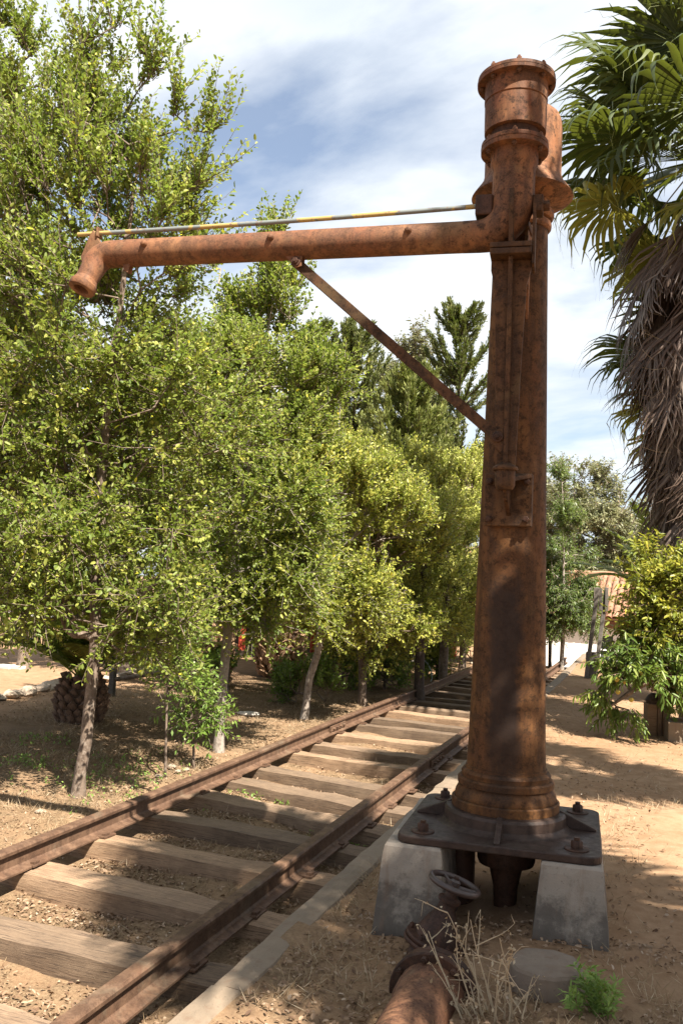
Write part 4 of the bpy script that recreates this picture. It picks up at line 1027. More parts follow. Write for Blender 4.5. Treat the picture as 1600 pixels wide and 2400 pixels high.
for i, (px_, yy, w_, h_, lab) in enumerate([(420, 12.0, .7, .9, 'in front of the pink-brown palm trunk'), (960, 17.0, 1.0, 1.7, 'left of the dark bare trunk'), (340, 14.5, .6, .8, 'behind the low fence post')]):
    b = at_y(px_, 1560, yy); z_ = float(gz(b.x, b.y))
    leafy_tree('bush', f'waist-high green bush in the understory, {lab}', [(b.x, b.y, z_ - .05), (b.x, b.y, z_ + h_ * .5)], [((b.x, b.y, z_ + h_ * .55), (w_ * .6, w_ * .6, h_ * .45)), ((b.x + .4, b.y, z_ + h_ * .35), (w_ * .5, w_ * .5, h_ * .3)), ((b.x - .5, b.y, z_ + h_ * .7), (w_ * .4, w_ * .4, h_ * .35))],
               'leaf_mid' if i % 2 else 'leaf_shrub', ntgt=50, twigs=420, per=15, leaf_l=.06, leaf_w=.04, twig_l=(.2, .4), r_base=.025, seed=160 + i, up=.8, cat='bush')
b = tbase(455, 1800)
leafy_tree('sapling', 'thin sapling with narrow leaves standing left of the pale second trunk', [(b.x, b.y, b.z - .03)] + TP((452, 1700, b.y), (440, 1600, b.y), (430, 1480, b.y)), [BL(450, 1640, b.y, .20, .25), BL(430, 1520, b.y, .20, .25), BL(410, 1580, b.y, .16, .2), BL(470, 1690, b.y, .14, .14)],
           'leaf_shrub', ntgt=40, twigs=230, per=12, leaf_l=0.065, leaf_w=0.022, twig_l=(.14, .3), r_base=0.012, seed=70, leaf_down=0.5, cat='sapling')
b = tbase(388, 1820)
leafy_tree('sapling', 'bare-stemmed sapling stake with few leaves between the first two trunks', [(b.x, b.y, b.z - .03)] + TP((390, 1700, b.y), (394, 1560, b.y), (396, 1430, b.y)), [BL(395, 1480, b.y, .12, .2), BL(400, 1600, b.y, .1, .15)],
           'leaf_shrub', ntgt=14, twigs=50, per=10, leaf_l=0.06, leaf_w=0.02, twig_l=(.1, .25), r_base=0.011, seed=71, leaf_down=0.5, cat='sapling')

# --- conifers far behind
def conifer(label, px, top, yy, h, rad, seed, mat='leaf_conifer', dens=1.0, leaf_l=0.13, ang=0.7, sparse=1.0):
    r = np.random.default_rng(seed)
    T = at_y(px, top, yy); base = np.array([T.x, T.y, T.z - h])
    root = thing('conifer', label, 'conifer', tuple(base))
    nb = int(150 * dens); hz = r.random(nb) ** 0.8; hz = np.sort(hz)
    L = rad * (1 - hz) ** 0.62 * r.uniform(0.55, 1.25, nb) + 0.45
    az = r.random(nb) * 2 * np.pi
    B = base + np.stack([np.zeros(nb), np.zeros(nb), h * (0.08 + hz * 0.90)], 1)
    ns = 7; P = [B]; el = r.uniform(0.15, 0.6, nb)
    for k in range(1, ns + 1):
        e = el + ang * (k / ns) ; step = L / ns
        P.append(P[-1] + np.stack([np.cos(az) * np.cos(e), np.sin(az) * np.cos(e), np.sin(e)], 1) * step[:, None])
    A = np.concatenate(P[:-1]); Bq = np.concatenate(P[1:]); lv = np.repeat(np.arange(ns), nb)
    V1, F1 = frusta(A, Bq, 0.035 * (1 - lv / ns) + 0.006, 0.035 * (1 - (lv + 1) / ns) + 0.004, 4)
    V0, F0 = frusta(np.array([base]), np.array([base + [0, 0, h * 1.0]]), [0.16], [0.01], 8)
    link('trunk', np_mesh('trunk', np.concatenate([V0, V1]) - base, np.concatenate([F0, F1 + len(V0)]), M['bark_dark']), root)
    m = int(9 * sparse); n = len(A) * m
    idx = np.repeat(np.arange(len(A)), m); u = r.random(n)[:, None]
    pos = A[idx] + (Bq - A)[idx] * u; d = unit((Bq - A)[idx])
    D1 = unit(d * 0.95 + rdir(n, r) * 0.45 + [[0, 0, 0.12]])
    sl_ = r.uniform(0.12, 0.30, n) * (1.15 - (lv[idx] / ns) * 0.5)
    # every spray is 6 scale-leaf strips along a short axis
    q = 6; N = n * q; id2 = np.repeat(np.arange(n), q); uu = np.tile(np.arange(q) / q, n)
    p2 = pos[id2] + D1[id2] * (sl_[id2] * uu)[:, None] + r.normal(size=(N, 3)) * 0.02
    D2 = unit(D1[id2] + rdir(N, r) * 0.5)
    V, F = kites(p2, D2, rdir(N, r), leaf_l * r.uniform(.6, 1.2, N), np.full(N, leaf_l * 0.30), 0.1)
    tint = np.clip(r.random(n)[id2] * 0.6 + r.random(N) * 0.2 + 0.25 * uu, 0, 1)
    c = link('crown', np_mesh('crown', V - base, F, M[mat], tint=np.repeat(tint, 4)), root); c['kind'] = 'stuff'
conifer('dark open conifer with upswept branches, its tip highest, just left of the crane column', 1080, 728, 27, 10.5, 3.1, 81, dens=1.0)
conifer('dark broad-topped conifer standing right of centre under the brace bar', 838, 772, 26, 9.5, 2.6, 82, ang=1.0, dens=.9)
conifer('dense olive-green conifer between the two dark ones', 965, 880, 24, 8.0, 2.6, 83, mat='leaf_conifer_dense', dens=1.3, ang=0.9)
conifer('dark conifer tip behind the third tree crown', 755, 770, 28, 10, 2.2, 84, dens=.8)
# --- eucalyptus
for i, (px_, top, yy, w_, lab) in enumerate([(975, 770, 36, 1.5, 'grey-green eucalyptus peeping between the two dark conifers'), (1345, 1075, 42, 2.3, 'tallest grey-green eucalyptus of the grove behind the tiled roof'), (1290, 1130, 45, 2.0, 'grey-green eucalyptus at the left end of the grove behind the roof'),
                                        (1395, 1095, 44, 2.0, 'grey-green eucalyptus right of the tallest one in the grove'), (1450, 1120, 43, 2.2, 'grey-green eucalyptus beside the palm skirt in the grove'), (1540, 1150, 46, 2.8, 'grey-green eucalyptus mostly hidden behind the palms')]):
    p = at_y(px_, top, yy); gz0 = -1.7 if i else 0.0
    x_, y_, z_ = p; k = yy / 42
    leafy_tree('eucalyptus', lab, [(x_, y_, gz0), (x_ + .1, y_, gz0 + (z_ - gz0) * .5), (x_, y_, z_ - .6)], [((x_, y_, z_ - 1.0), (w_ * .45, w_ * .45, 1.0)), ((x_ - w_ * .3, y_, z_ - 2.4), (w_ * .7, w_ * .7, 1.1)), ((x_ + w_ * .35, y_, z_ - 3.5), (w_ * .8, w_ * .8, 1.2)), ((x_, y_, z_ - 5.2), (w_, w_, 1.3)), ((x_, y_, z_ - 7.0), (w_, w_, 1.0))],
               'leaf_euc', 'bark_pale', ntgt=120, twigs=1300, per=18, leaf_l=0.20, leaf_w=0.075, twig_l=(.5, 1.0), r_base=0.14, seed=90 + i, up=0.3, leaf_down=0.5, twig_r=0.008, group='eucalyptus grove behind the tiled roof' if i else None)
# --- slim young tree by the end of the track
p = at_y(1315, 1575, 21.3)
leafy_tree('slim_tree', 'slim tall young tree with thin pale stem growing beside the far end of the track', [(p.x, p.y, -0.25)] + TP((1318, 1480, 21.3), (1320, 1300, 21.3), (1318, 1180, 21.3), (1314, 1085, 21.3)),
           [BL(1315, 1130, 21.3, .22, .45), BL(1322, 1220, 21.3, .38, .5), BL(1325, 1310, 21.3, .50, .5), BL(1325, 1390, 21.3, .62, .45), BL(1300, 1440, 21.3, .5, .35), BL(1350, 1450, 21.3, .4, .3)],
           'leaf_young', 'bark_pale', ntgt=110, twigs=1250, per=22, leaf_l=0.085, leaf_w=0.026, twig_l=(.25, .55), r_base=0.05, seed=100, up=0.2, leaf_down=0.7, droop=.5)
p = at_y(1288, 1575, 21.8)
leafy_tree('slim_tree', 'dark low young tree beside the slim tall one near the white wall', [(p.x, p.y, -0.25)] + TP((1288, 1480, 21.8), (1285, 1360, 21.8)),
           [BL(1285, 1350, 21.8, .45, .6), BL(1290, 1440, 21.8, .5, .35), BL(1345, 1400, 21.8, .45, .45)], 'leaf_young', 'bark_dark', ntgt=70, twigs=800, per=20, leaf_l=0.085, leaf_w=0.03, twig_l=(.25, .5), r_base=0.04, seed=101, up=0.2, leaf_down=0.6, droop=.4, tint_bias=-.1)

# ------------------------------------------------------------------ peach tree on the right
yp = 10.9
p = at_y(1680, 1600, yp)
leafy_tree('fruit_tree', 'leafy fruit tree with yellow-green leaves spilling over the wooden block at the right edge', [(p.x, p.y, -0.02)] + TP((1640, 1520, yp), (1590, 1440, yp), (1560, 1360, yp)),
           [BL(1560, 1370, yp, .40, .30), BL(1530, 1440, yp - .1, .30, .30), BL(1580, 1480, yp, .46, .38), BL(1600, 1400, yp, .5, .45), BL(1510, 1345, yp + .1, .18, .14)],
           'leaf_peach', 'bark', ntgt=90, twigs=720, per=15, leaf_l=0.075, leaf_w=0.034, twig_l=(.2, .42), r_base=0.06, oval=True, seed=110, tint_bias=-0.03, up=0.35, leaf_down=0.35, droop=.3, cat='fruit tree')
p = at_y(1660, 1640, yp - .15)
ft = leafy_tree('fruit_tree', 'low drooping green fruit tree boughs with yellow fruit above the wooden block', [(p.x, p.y, -0.02)] + TP((1610, 1590, yp - .2), (1540, 1580, yp - .3), (1480, 1620, yp - .35), (1430, 1655, yp - .4)),
           [BL(1520, 1560, yp - .2, .42, .20), BL(1570, 1600, yp - .2, .40, .22), BL(1470, 1600, yp - .3, .22, .16), BL(1440, 1650, yp - .4, .17, .08), BL(1490, 1655, yp - .35, .16, .10)],
           'leaf_peach_green', 'bark', ntgt=70, twigs=430, per=14, leaf_l=0.105, leaf_w=0.026, twig_l=(.18, .36), r_base=0.05, oval=True, seed=111, up=0.0, leaf_down=0.9, droop=.7, cat='fruit tree')
fb = Vector(ft.location); fr0 = None
for i, (px_, py_) in enumerate([(1444, 1593), (1462, 1598), (1447, 1622), (1478, 1640), (1500, 1580)]):
    q = at_y(px_, py_, yp - .62) - fb
    if fr0 is None:
        mb = MB(); mb.lathe([(0.004, -.027), (0.018, -.02), (0.027, -.004), (0.027, .006), (0.018, .02), (0.004, .025)], n=12); fr0 = mb.build('fruit', 'fruit', ft, q)
    else: place_copy(fr0, q, parent=ft)

# ------------------------------------------------------------------ palms
def strips(paths, widths, tint0, mat, name):
    """V-folded strips. paths: list of (k,3) arrays; widths: list of (k,)"""
    V = []; F = []; T = []
    for P_, w_, side, tt in paths:
        b = len(V)
        for p_, ww, sd_ in zip(P_, w_, side):
            n_ = np.array([0, 0, 1.0]); sN = np.cross(sd_, n_) if False else sd_
            V += [p_ - sN * ww / 2, p_ + np.array([0, 0, ww * 0.28]), p_ + sN * ww / 2]; T += [tt] * 3
        for i in range(len(P_) - 1):
            a = b + i * 3; F += [(a, a + 1, a + 4, a + 3), (a + 1, a + 2, a + 5, a + 4)]
    return V, F, T
def fan_frond(seed, nseg=34, rad=0.95, pet=0.95, spread=135, droop=0.55, dead=False, mat='frond_green'):
    r = np.random.default_rng(seed); paths = []
    # petiole
    k = 6; P_ = []
    for i in range(k + 1):
        u = i / k; P_.append(np.array([pet * u, 0, -0.10 * pet * u * u * (1.5 if not dead else .3)]))
    tip = P_[-1]
    paths.append((P_, [0.05 - 0.02 * i / k for i in range(k + 1)], [np.array([0, 1.0, 0])] * (k + 1), 0.45))
    for j in range(nseg):
        a = R(-spread + 2 * spread * (j + .5) / nseg) * (1 if not dead else 0.38); a += r.normal() * 0.02
        L = rad * (1 - 0.28 * (abs(a) / R(spread)) ** 2) * r.uniform(.85, 1.08)
        d = np.array([math.cos(a), math.sin(a), 0.0]); sd_ = np.array([-math.sin(a), math.cos(a), 0.0])
        m = 7; P_ = []; W = []; z = 0; brk = r.uniform(0.45, 0.75); dr = droop * r.uniform(.6, 1.5)
        hor = 0; zz0 = tip[2] + 0.05 * math.cos(a * 1.2)
        for i in range(m + 1):
            u = i / m
            bend = max(0, u - brk) / (1 - brk)
            slope = 0.10 * u + dr * bend * 2.2
            if i > 0:
                st_ = L / m; hor += st_ * math.cos(min(slope, 1.45)); z -= st_ * math.sin(min(slope, 1.45))
            tw = sd_ * 0.03 * bend * r.normal()
            P_.append(np.array([tip[0], 0, zz0]) + d * hor + np.array([0, 0, z]) + tw)
            wmax = 2 * math.tan(R(spread) / nseg * (1 if not dead else .38)) * min(u * L, 0.5 * L) * 1.15
            W.append(max(0.004, wmax if u < 0.5 else wmax * (1 - ((u - .5) / .5) ** 1.2)))
        paths.append((P_, W, [sd_] * (m + 1), float(np.clip(r.random() * .8, 0, 1))))
        if r.random() < (.45 if not dead else .2):     # hanging thread at the tip
            q = P_[-1]; ln = r.uniform(.08, .28)
            paths.append(([q, q + np.array([r.normal() * .02, r.normal() * .02, -ln * .5]), q + np.array([r.normal() * .04, r.normal() * .04, -ln])], [.005, .004, .002], [sd_] * 3, 0.95))
    V, F, T = strips(paths, None, None, mat, 'frond')
    return np_mesh('frond', V, F, M[mat], tint=T)
LIVE = [fan_frond(200 + i, droop=[.35, .5, .7, .55, .9][i], rad=[.95, 1.0, .9, 1.05, .95][i]) for i in range(5)]
YEL = [fan_frond(220 + i, droop=.8, rad=.85, mat='frond_yellow') for i in range(2)]
DEAD = [fan_frond(230 + i, nseg=26, rad=[.95, 1.05, .85, 1.0][i], pet=.8, droop=.15, dead=True, mat='frond_dead', spread=120) for i in range(4)]

def fan_palm(label, base, H, tilt=(0, 0), seed=1, nlive=34, ndead=60, skirt=2.6, scale=1.0, r_tr=0.18):
    r = random.Random(seed)
    root = thing('fan_palm', label, 'palm tree', base, 0)
    n = 26; mb = MB(); vs = []; fs = []; m = 16
    zs = [H * i / (n * 2) for i in range(n * 2 + 1)]
    for i, z in enumerate(zs):
        rr_ = r_tr * (1.12 - 0.25 * z / H) * (1.08 if i % 2 else 0.96)
        for j in range(m):
            a = 2 * math.pi * j / m; w = 1 + 0.05 * r.uniform(-1, 1)
            vs.append((rr_ * w * math.cos(a) + tilt[0] * z, rr_ * w * math.sin(a) + tilt[1] * z, z - .05))
    for i in range(len(zs) - 1):
        for j in range(m): k = (j + 1) % m; fs.append((i * m + j, i * m + k, (i + 1) * m + k, (i + 1) * m + j))
    mb.add(vs, fs, False); mb.build('trunk', 'palm_trunk', root)
    for i in range(nlive):
        me = r.choice(LIVE) if i > nlive * .14 else r.choice(YEL)
        u = i / nlive; el = R(-38 + 118 * u ** 0.85 + r.uniform(-8, 8)); az = 2.39996 * i + r.uniform(-.2, .2)
        z = H - 0.25 + 0.35 * u
        o = link('frond', me, root, (tilt[0] * z, tilt[1] * z, z)); s_ = scale * r.uniform(.88, 1.1)
        o.rotation_euler = (r.uniform(-.35, .35), -el, az); o.rotation_mode = 'XYZ'; o.scale = (s_, s_, s_)
    for i in range(ndead):
        u = i / ndead; z = H - 0.15 - (skirt - 0.85) * u; az = 2.39996 * i + r.uniform(-.3, .3); el = R(-60 - 24 * min(1, u * 1.6) + r.uniform(-7, 9))
        o = link('dead_frond', r.choice(DEAD), root, (tilt[0] * z + .1 * math.cos(az), tilt[1] * z + .1 * math.sin(az), z)); s_ = scale * r.uniform(.8, 1.1)
        o.rotation_euler = (r.uniform(-.5, .5), -el, az); o.scale = (s_, s_, s_)
    return root
pA = at_y(1632, 1400, 11.7)
fan_palm('large fan palm with hanging skirt of dead fronds at the upper right', (pA.x, pA.y, 0), at_y(1640, 330, 11.7).z - 0.1, seed=1, nlive=38, ndead=120, skirt=4.7, scale=1.25, r_tr=0.17)
pB = at_y(1700, 1400, 14.2)
fan_palm('lower fan palm whose green fans show left of the big skirt', (pB.x, pB.y, 0), at_y(1590, 850, 14.2).z, seed=2, nlive=36, ndead=60, skirt=2.8, scale=1.15)
fan_palm('fan palm standing beside the path to the right of the crane', (2.72, 5.80, 0), 6.3, seed=3, nlive=30, ndead=10, skirt=1.1, scale=.85, r_tr=0.17)
fan_palm('fan palm to the right of the camera whose crown shades the crane column', (2.42, 1.90, 0), 6.45, seed=4, nlive=42, ndead=64, skirt=3.3, scale=.94)

def feather_frond(seed, L=1.8, nl=46, ll=0.36, arch=1.0, mat='feather_green', lw=0.032):
    r = np.random.default_rng(seed); paths = []; P_ = []; n = 14; p = np.zeros(3); e = 0.0
    for i in range(n + 1):
        P_.append(p.copy()); e = -arch * (i / n) ** 1.5 * 1.3; p = p + np.array([math.cos(e), 0, math.sin(e)]) * L / n
    paths.append((P_, [0.035 * (1 - .85 * i / n) for i in range(n + 1)], [np.array([0, 1.0, 0])] * (n + 1), .8))
    Pa = np.array(P_)
    for j in range(nl):
        u = 0.14 + 0.86 * j / nl; f = u * n; i = min(int(f), n - 1); q = Pa[i] + (Pa[i + 1] - Pa[i]) * (f - i); t_ = Pa[i + 1] - Pa[i]; t_ = t_ / np.linalg.norm(t_)
        l_ = ll * math.sin(math.pi * (0.16 + 0.80 * u)) * r.uniform(.9, 1.1)
        for sg in (-1, 1):
            d = t_ * 0.62 + np.array([0, sg * 0.72, 0.22]); d = d / np.linalg.norm(d) + r.normal(size=3) * .04
            pts = [q, q + d * l_ * .5, q + d * l_ + np.array([0, 0, -0.10 * l_ * 2])]
            sd_ = np.cross(d, [0, 0, 1.0]); sd_ = sd_ / np.linalg.norm(sd_)
            paths.append((pts, [lw * .7, lw, .003], [sd_] * 3, float(np.clip(r.random() * .7 + .2 * u, 0, 1))))
    V, F, T = strips(paths, None, None, mat, 'frond'); return np_mesh('frond', V, F, M[mat], tint=T)
FEA = [feather_frond(300 + i, L=[1.9, 1.7, 2.0][i], arch=[.8, 1.1, .6][i]) for i in range(3)]
FEY = [feather_frond(310, L=1.5, arch=1.2, mat='frond_yellow')]
def feather_palm(label, base, trunk_h, r0, n, seed, scale=1.0, el0=-5, el1=82, name='date_palm', scale_mat='palm_scale'):
    r = random.Random(seed); root = thing(name, label, 'palm tree', base)
    # stout core covered by overlapping cut leaf bases, each a piece of its own
    core = MB(); core.lathe([(r0 * .80, -.06), (r0 * .95, trunk_h * .25), (r0 * .88, trunk_h * .6), (r0 * .6, trunk_h * .95), (r0 * .2, trunk_h)], n=18); core.build('trunk', 'palm_trunk', root)
    sm = MB(); s_ = r0 * .32
    sm.add([(0, -s_ * .6, 0), (0, s_ * .6, 0), (s_ * .55, s_ * .5, s_ * .55), (s_ * .55, -s_ * .5, s_ * .55), (s_ * .75, 0, s_ * .9), (0, 0, s_ * 1.1), (s_ * .35, 0, -s_ * .1)], [(0, 6, 3), (6, 1, 2), (6, 2, 4), (6, 4, 3), (3, 4, 5), (4, 2, 5), (0, 3, 5), (1, 5, 2)])
    me = sm.mesh('leaf_base', scale_mat); k = 0; rows = max(4, int(trunk_h / (s_ * .75)))
    for i in range(rows):
        z = trunk_h * (i + .3) / rows; u = z / trunk_h
        rr_ = r0 * (np.interp(u, [0, .25, .6, .95, 1], [.80, .93, .86, .58, .3]))
        cnt = max(6, int(2 * math.pi * rr_ / (s_ * 1.15)))
        for j in range(cnt):
            a = 2 * math.pi * (j + .5 * (i % 2)) / cnt + r.uniform(-.06, .06)
            o = link('leaf_base', me, root, (rr_ * math.cos(a), rr_ * math.sin(a), z)); o.rotation_euler = (r.uniform(-.2, .2), r.uniform(-.15, .25), a); q = r.uniform(.85, 1.25); o.scale = (q, q, q)
    for i in range(n):
        u = i / n; el = R(el0 + (el1 - el0) * u + r.uniform(-6, 6)); az = 2.39996 * i + r.uniform(-.2, .2)
        o = link('frond', FEY[0] if (i % 7 == 3) else r.choice(FEA), root, (.04 * math.cos(az), .04 * math.sin(az), trunk_h * .93)); q = scale * r.uniform(.85, 1.1)
        o.rotation_euler = (r.uniform(-.3, .3), -el, az); o.scale = (q, q, q)
    return root
b = tbase(188, 1690)
feather_palm('young date palm with squat shaggy trunk behind the nearest tree', (b.x, b.y, b.z), 0.50, 0.27, 36, 5, scale=.95, el0=30, scale_mat='palm_shag')
b = tbase(655, 1585)
feather_palm('date palm with golden diamond-scaled trunk behind the third tree', (b.x, b.y, b.z), 1.15, 0.42, 24, 6, scale=1.1, el0=25)
b = tbase(790, 1548)
feather_palm('date palm with dark scaly trunk in front of the wooden building', (b.x, b.y, b.z), 1.2, 0.42, 22, 7, scale=1.1, el0=25, scale_mat='palm_shag')
b = at_y(440, 1600, 12.6)
feather_palm('date palm with pale pink-brown scaly trunk seen between the first two trunks', (b.x + .3, b.y, float(gz(b.x, b.y))), 1.5, 0.40, 20, 8, scale=1.0, el0=25)
b = at_y(1590, 1400, 15.5)
feather_palm('feather palm with arching bright green fronds behind the fruit tree', (b.x, b.y, 0.0), 1.5, 0.25, 24, 9, scale=1.0, el0=30)

# ------------------------------------------------------------------ buildings
def white_house():
    o_ = at_y(1270, 1540, 31.0); root = thing('white_house', 'low white house with terracotta tile roof beyond the end of the path', 'house', (-2.0, 31.0, -1.7), R(-3))
    ze = at_y(1420, 1463, 31.0).z + 1.7          # eaves height above its ground
    mb = MB(); W_, D_ = 15.0, 6.0
    wx = at_y(1421, 1500, 31.0).x + 2.0           # window centre
    z0, z1 = at_y(1421, 1560, 31).z + 1.7, at_y(1421, 1487, 31).z + 1.7
    hwn = 0.25
    x0, x1 = -3.0, W_ - 3.0
    for a, b_, c, d in ((x0, wx - hwn, 0, ze), (wx + hwn, x1, 0, ze), (wx - hwn, wx + hwn, 0, z0), (wx - hwn, wx + hwn, z1, ze)):
        mb.box(((a + b_) / 2, 0.15, (c + d) / 2), (b_ - a, 0.3, d - c))
    mb.box((x0 + .15, D_ / 2 + .15, ze / 2), (.3, D_ - .3, ze)); mb.box((x1 - .15, D_ / 2 + .15, ze / 2), (.3, D_ - .3, ze)); mb.box(((x0 + x1) / 2, D_ - .15, ze / 2 + .002), (x1 - x0 - .6, .3, ze))
    mb.build('wall', 'white', root)
    wf = MB()
    for sx in (-1, 1): wf.box((wx + sx * (hwn - .025), .08, (z0 + z1) / 2), (.05, .12, z1 - z0))
    for zz1 in (z0 + .025, (z0 + z1) / 2, z1 - .025): wf.box((wx, .085, zz1), (hwn * 2 - .1, .10, .05))
    win = wf.build('window', 'white', root)
    pn = MB(); pn.box((wx, .11, (z0 + z1) / 2), (hwn * 2 - .1, .01, z1 - z0)); pn.build('pane', 'glass', win)
    mb = MB(); mb.box(((x0 + x1) / 2, -.20, ze + .03), (x1 - x0 + .6, .05, .30)); mb.box(((x0 + x1) / 2, -.09, ze + .13), (x1 - x0 + .6, .17, .03)); mb.build('eave_board', 'brown', root)
    # roof slope: deck plus clay tiles
    rz = at_y(1380, 1345, 34.0).z + 1.7; run = 3.3; y0 = -.34; zr0 = ze + .20; sl_ = math.atan2(rz - zr0, run); Ls = math.hypot(run, rz - zr0)
    dk = MB(); dk.prism([(x0 - .3, y0, zr0), (x1 + .3, y0, zr0), (x1 + .3, y0 + run, rz), (x0 - .3, y0 + run, rz)], (0, .02, -.06))
    dk.prism([(x0 - .3, y0 + run, rz), (x1 + .3, y0 + run, rz), (x1 + .3, D_ + .5, zr0), (x0 - .3, D_ + .5, zr0)], (0, -.02, -.062)); roof = dk.build('roof', 'tile', root)
    tw = .22; tl = .42; tmb = MB(); seg = 5; vs = []
    for k, (yy_, rr_) in enumerate(((0, 1.0), (tl, .86))):
        for i in range(seg + 1):
            a = math.pi * i / seg; vs.append((-math.cos(a) * tw * .46 * rr_, yy_, math.sin(a) * tw * .40 * rr_ + .012))
    fs = [(i, i + 1, seg + 2 + i, seg + 1 + i) for i in range(seg)]
    tmb.add(vs, fs, True); tmb.add([(v[0] * .82, v[1] + .002, v[2] * .8) for v in vs[:seg + 1]] + vs[:seg + 1], [(i, i + 1, seg + 2 + i, seg + 1 + i) for i in range(seg)], False)
    tme = tmb.mesh('roof_tile', 'tile')
    cols = int((x1 - x0 + .5) / tw); rows_ = int(Ls / (tl * .8)); cnt = 0; rest = []
    cand = [(r_, c) for r_ in range(rows_) for c in range(cols)]
    cand.sort(key=lambda rc: (abs(x0 - .2 + rc[1] * tw - 2.2) > 3.3, rc[0], rc[1]))
    rx = Matrix.Rotation(sl_, 3, 'X')
    for r_, c in cand:
        p_ = Vector((x0 - .2 + c * tw + random.uniform(-.008, .008), y0 - .03 + math.cos(sl_) * r_ * tl * .8, zr0 + math.sin(sl_) * r_ * tl * .8 + .004))
        if cnt < 290:
            o = link('roof_tile', tme, roof, p_); o.rotation_euler = (sl_ + .03, 0, random.uniform(-.02, .02)); cnt += 1
        else: rest.append(p_)
    vv = np.array([v.co[:] for v in tme.vertices]); ff = np.array([list(p.vertices) for p in tme.polygons]); rm = np.array(Matrix.Rotation(sl_ + .03, 3, 'X'))
    vv = vv @ rm.T; VV = (vv[None] + np.array([list(p_) for p_ in rest])[:, None]).reshape(-1, 3); FF = (ff[None] + (np.arange(len(rest)) * len(vv))[:, None, None]).reshape(-1, 4)
    o = link('roof_tiles', np_mesh('roof_tiles', VV, FF, M['tile']), roof); o['kind'] = 'stuff'
    # ridge
    mb = MB(); mb.lathe([(.11, 0), (.11, x1 - x0 + .6)], (x0 - .3, y0 + run, rz + .01), 12, Matrix.Rotation(math.pi / 2, 3, 'Y')); mb.build('ridge', 'tile', roof)
white_house()

def wooden_building():
    A = tbase(560, 1505); B_ = tbase(1060, 1550)
    A = Vector((-9.8, 17.0, 0)); B_ = Vector((-4.15, 20.0, 0)); d = (B_ - A); L = d.length; ang = math.atan2(d.y, d.x)
    root = thing('wooden_building', 'long low weathered timber building with red veranda posts behind the trees', 'building', (A.x, A.y, -0.05), ang)
    # posts on the near line, wall 1.3 m behind
    for i in range(5):
        mb = MB(); mb.box((.05 + i * (L / 4.05), 0, 1.15), (.15, .15, 2.3)); mb.build('post', 'red', root, bevel=.01)
    mb = MB(); mb.box((L * .5, 0, 2.38), (L * 1.02, .16, .16)); mb.build('beam', 'red', root)
    pw_ = .19; n = int(L * 1.0 / pw_)
    wins = [(2.2, 3.1), (5.2, 6.1), (6.6, 7.3)]
    for i in range(n):
        x = i * pw_; zlo, zhi = 0.0, 2.5; seg_ = [(0, 2.5)]
        for a, b_ in wins:
            if a < x + pw_ / 2 < b_: seg_ = [(0, .95), (1.95, 2.5)]
        for z0, z1 in seg_:
            mb = MB(); mb.box((x + pw_ / 2, 1.3 + random.uniform(-.012, .012), (z0 + z1) / 2), (pw_ - .012, .03, z1 - z0)); mb.build('plank', 'plank', root)
    for a, b_ in wins:
        wf = MB()
        for xx in (a + .03, (a + b_) / 2, b_ - .03): wf.box((xx, 1.27, 1.45), (.05, .05, 1.0))
        for z_ in (.97, 1.45, 1.93): wf.box(((a + b_) / 2, 1.268, z_), (b_ - a, .045, .05))
        w = wf.build('window', 'white', root); g_ = MB(); g_.box(((a + b_) / 2, 1.31, 1.45), (b_ - a, .01, .98)); g_.build('pane', 'glass', w)
        s_ = MB(); s_.box(((a + b_) / 2, 1.22, .90), (b_ - a + .2, .18, .06)); s_.build('sill', 'white', w)
    mb = MB(); mb.box((L * .5, 3.4, 1.25), (L * 1.0, 4.0, 2.48)); mb.build('inner_wall', 'plank', root)
    mb = MB(); mb.prism([(-.5, -.6, 2.45), (-.5, 2.8, 3.35), (-.5, 6.0, 2.5)], (L + .7, 0, 0)); mb.build('roof', 'tile', root)
    mb = MB(); mb.box((L * .5, .55, .05), (L * 1.02, 1.45, .12)); mb.build('porch_floor', 'timber', root)
wooden_building()

# ------------------------------------------------------------------ small things by the path
a0, a1 = tbase(1371, 1590), tbase(1393, 1578)
sg = thing('trestle_sign', 'tall leaning two-legged timber signpost with slatted head at the far end of the path', 'signpost', (a0.x, a0.y, 0))
ys_ = a0.y
top0 = at_y(1400, 1378, ys_) - a0; top1 = at_y(1421, 1378, ys_ + .3) - a0; low1 = at_y(1392, 1578, ys_ + .3) - a0; low1.z = 0
for p_, q_ in ((Vector((0, 0, -.1)), top0), (Vector((low1.x, .3, -.1)), top1)):
    d = (q_ - p_).normalized(); mb = MB(); mb.box((p_ + q_) / 2, ((q_ - p_).length, .075, .075), Matrix((d, Vector((0, 1, 0)), d.cross(Vector((0, 1, 0))))).transposed()); mb.build('leg', 'timber', sg, bevel=.008)
for k in range(3):
    c_ = (top0 * .5 + top1 * .5) + Vector((-.13 + .105 * k, 0.0, -.22 - .01 * k)); mb = MB(); mb.box(c_ + Vector((0, -.12 if k % 2 else .1, 0)), (.06, .04, .42)); mb.build('slat', 'timber', sg, bevel=.004)
mb = MB(); mb.box(Vector((low1.x * .5 + .02, .15, .24)), (.20, .20, .50)); mb.build('foot_block', 'timber', sg, bevel=.01)
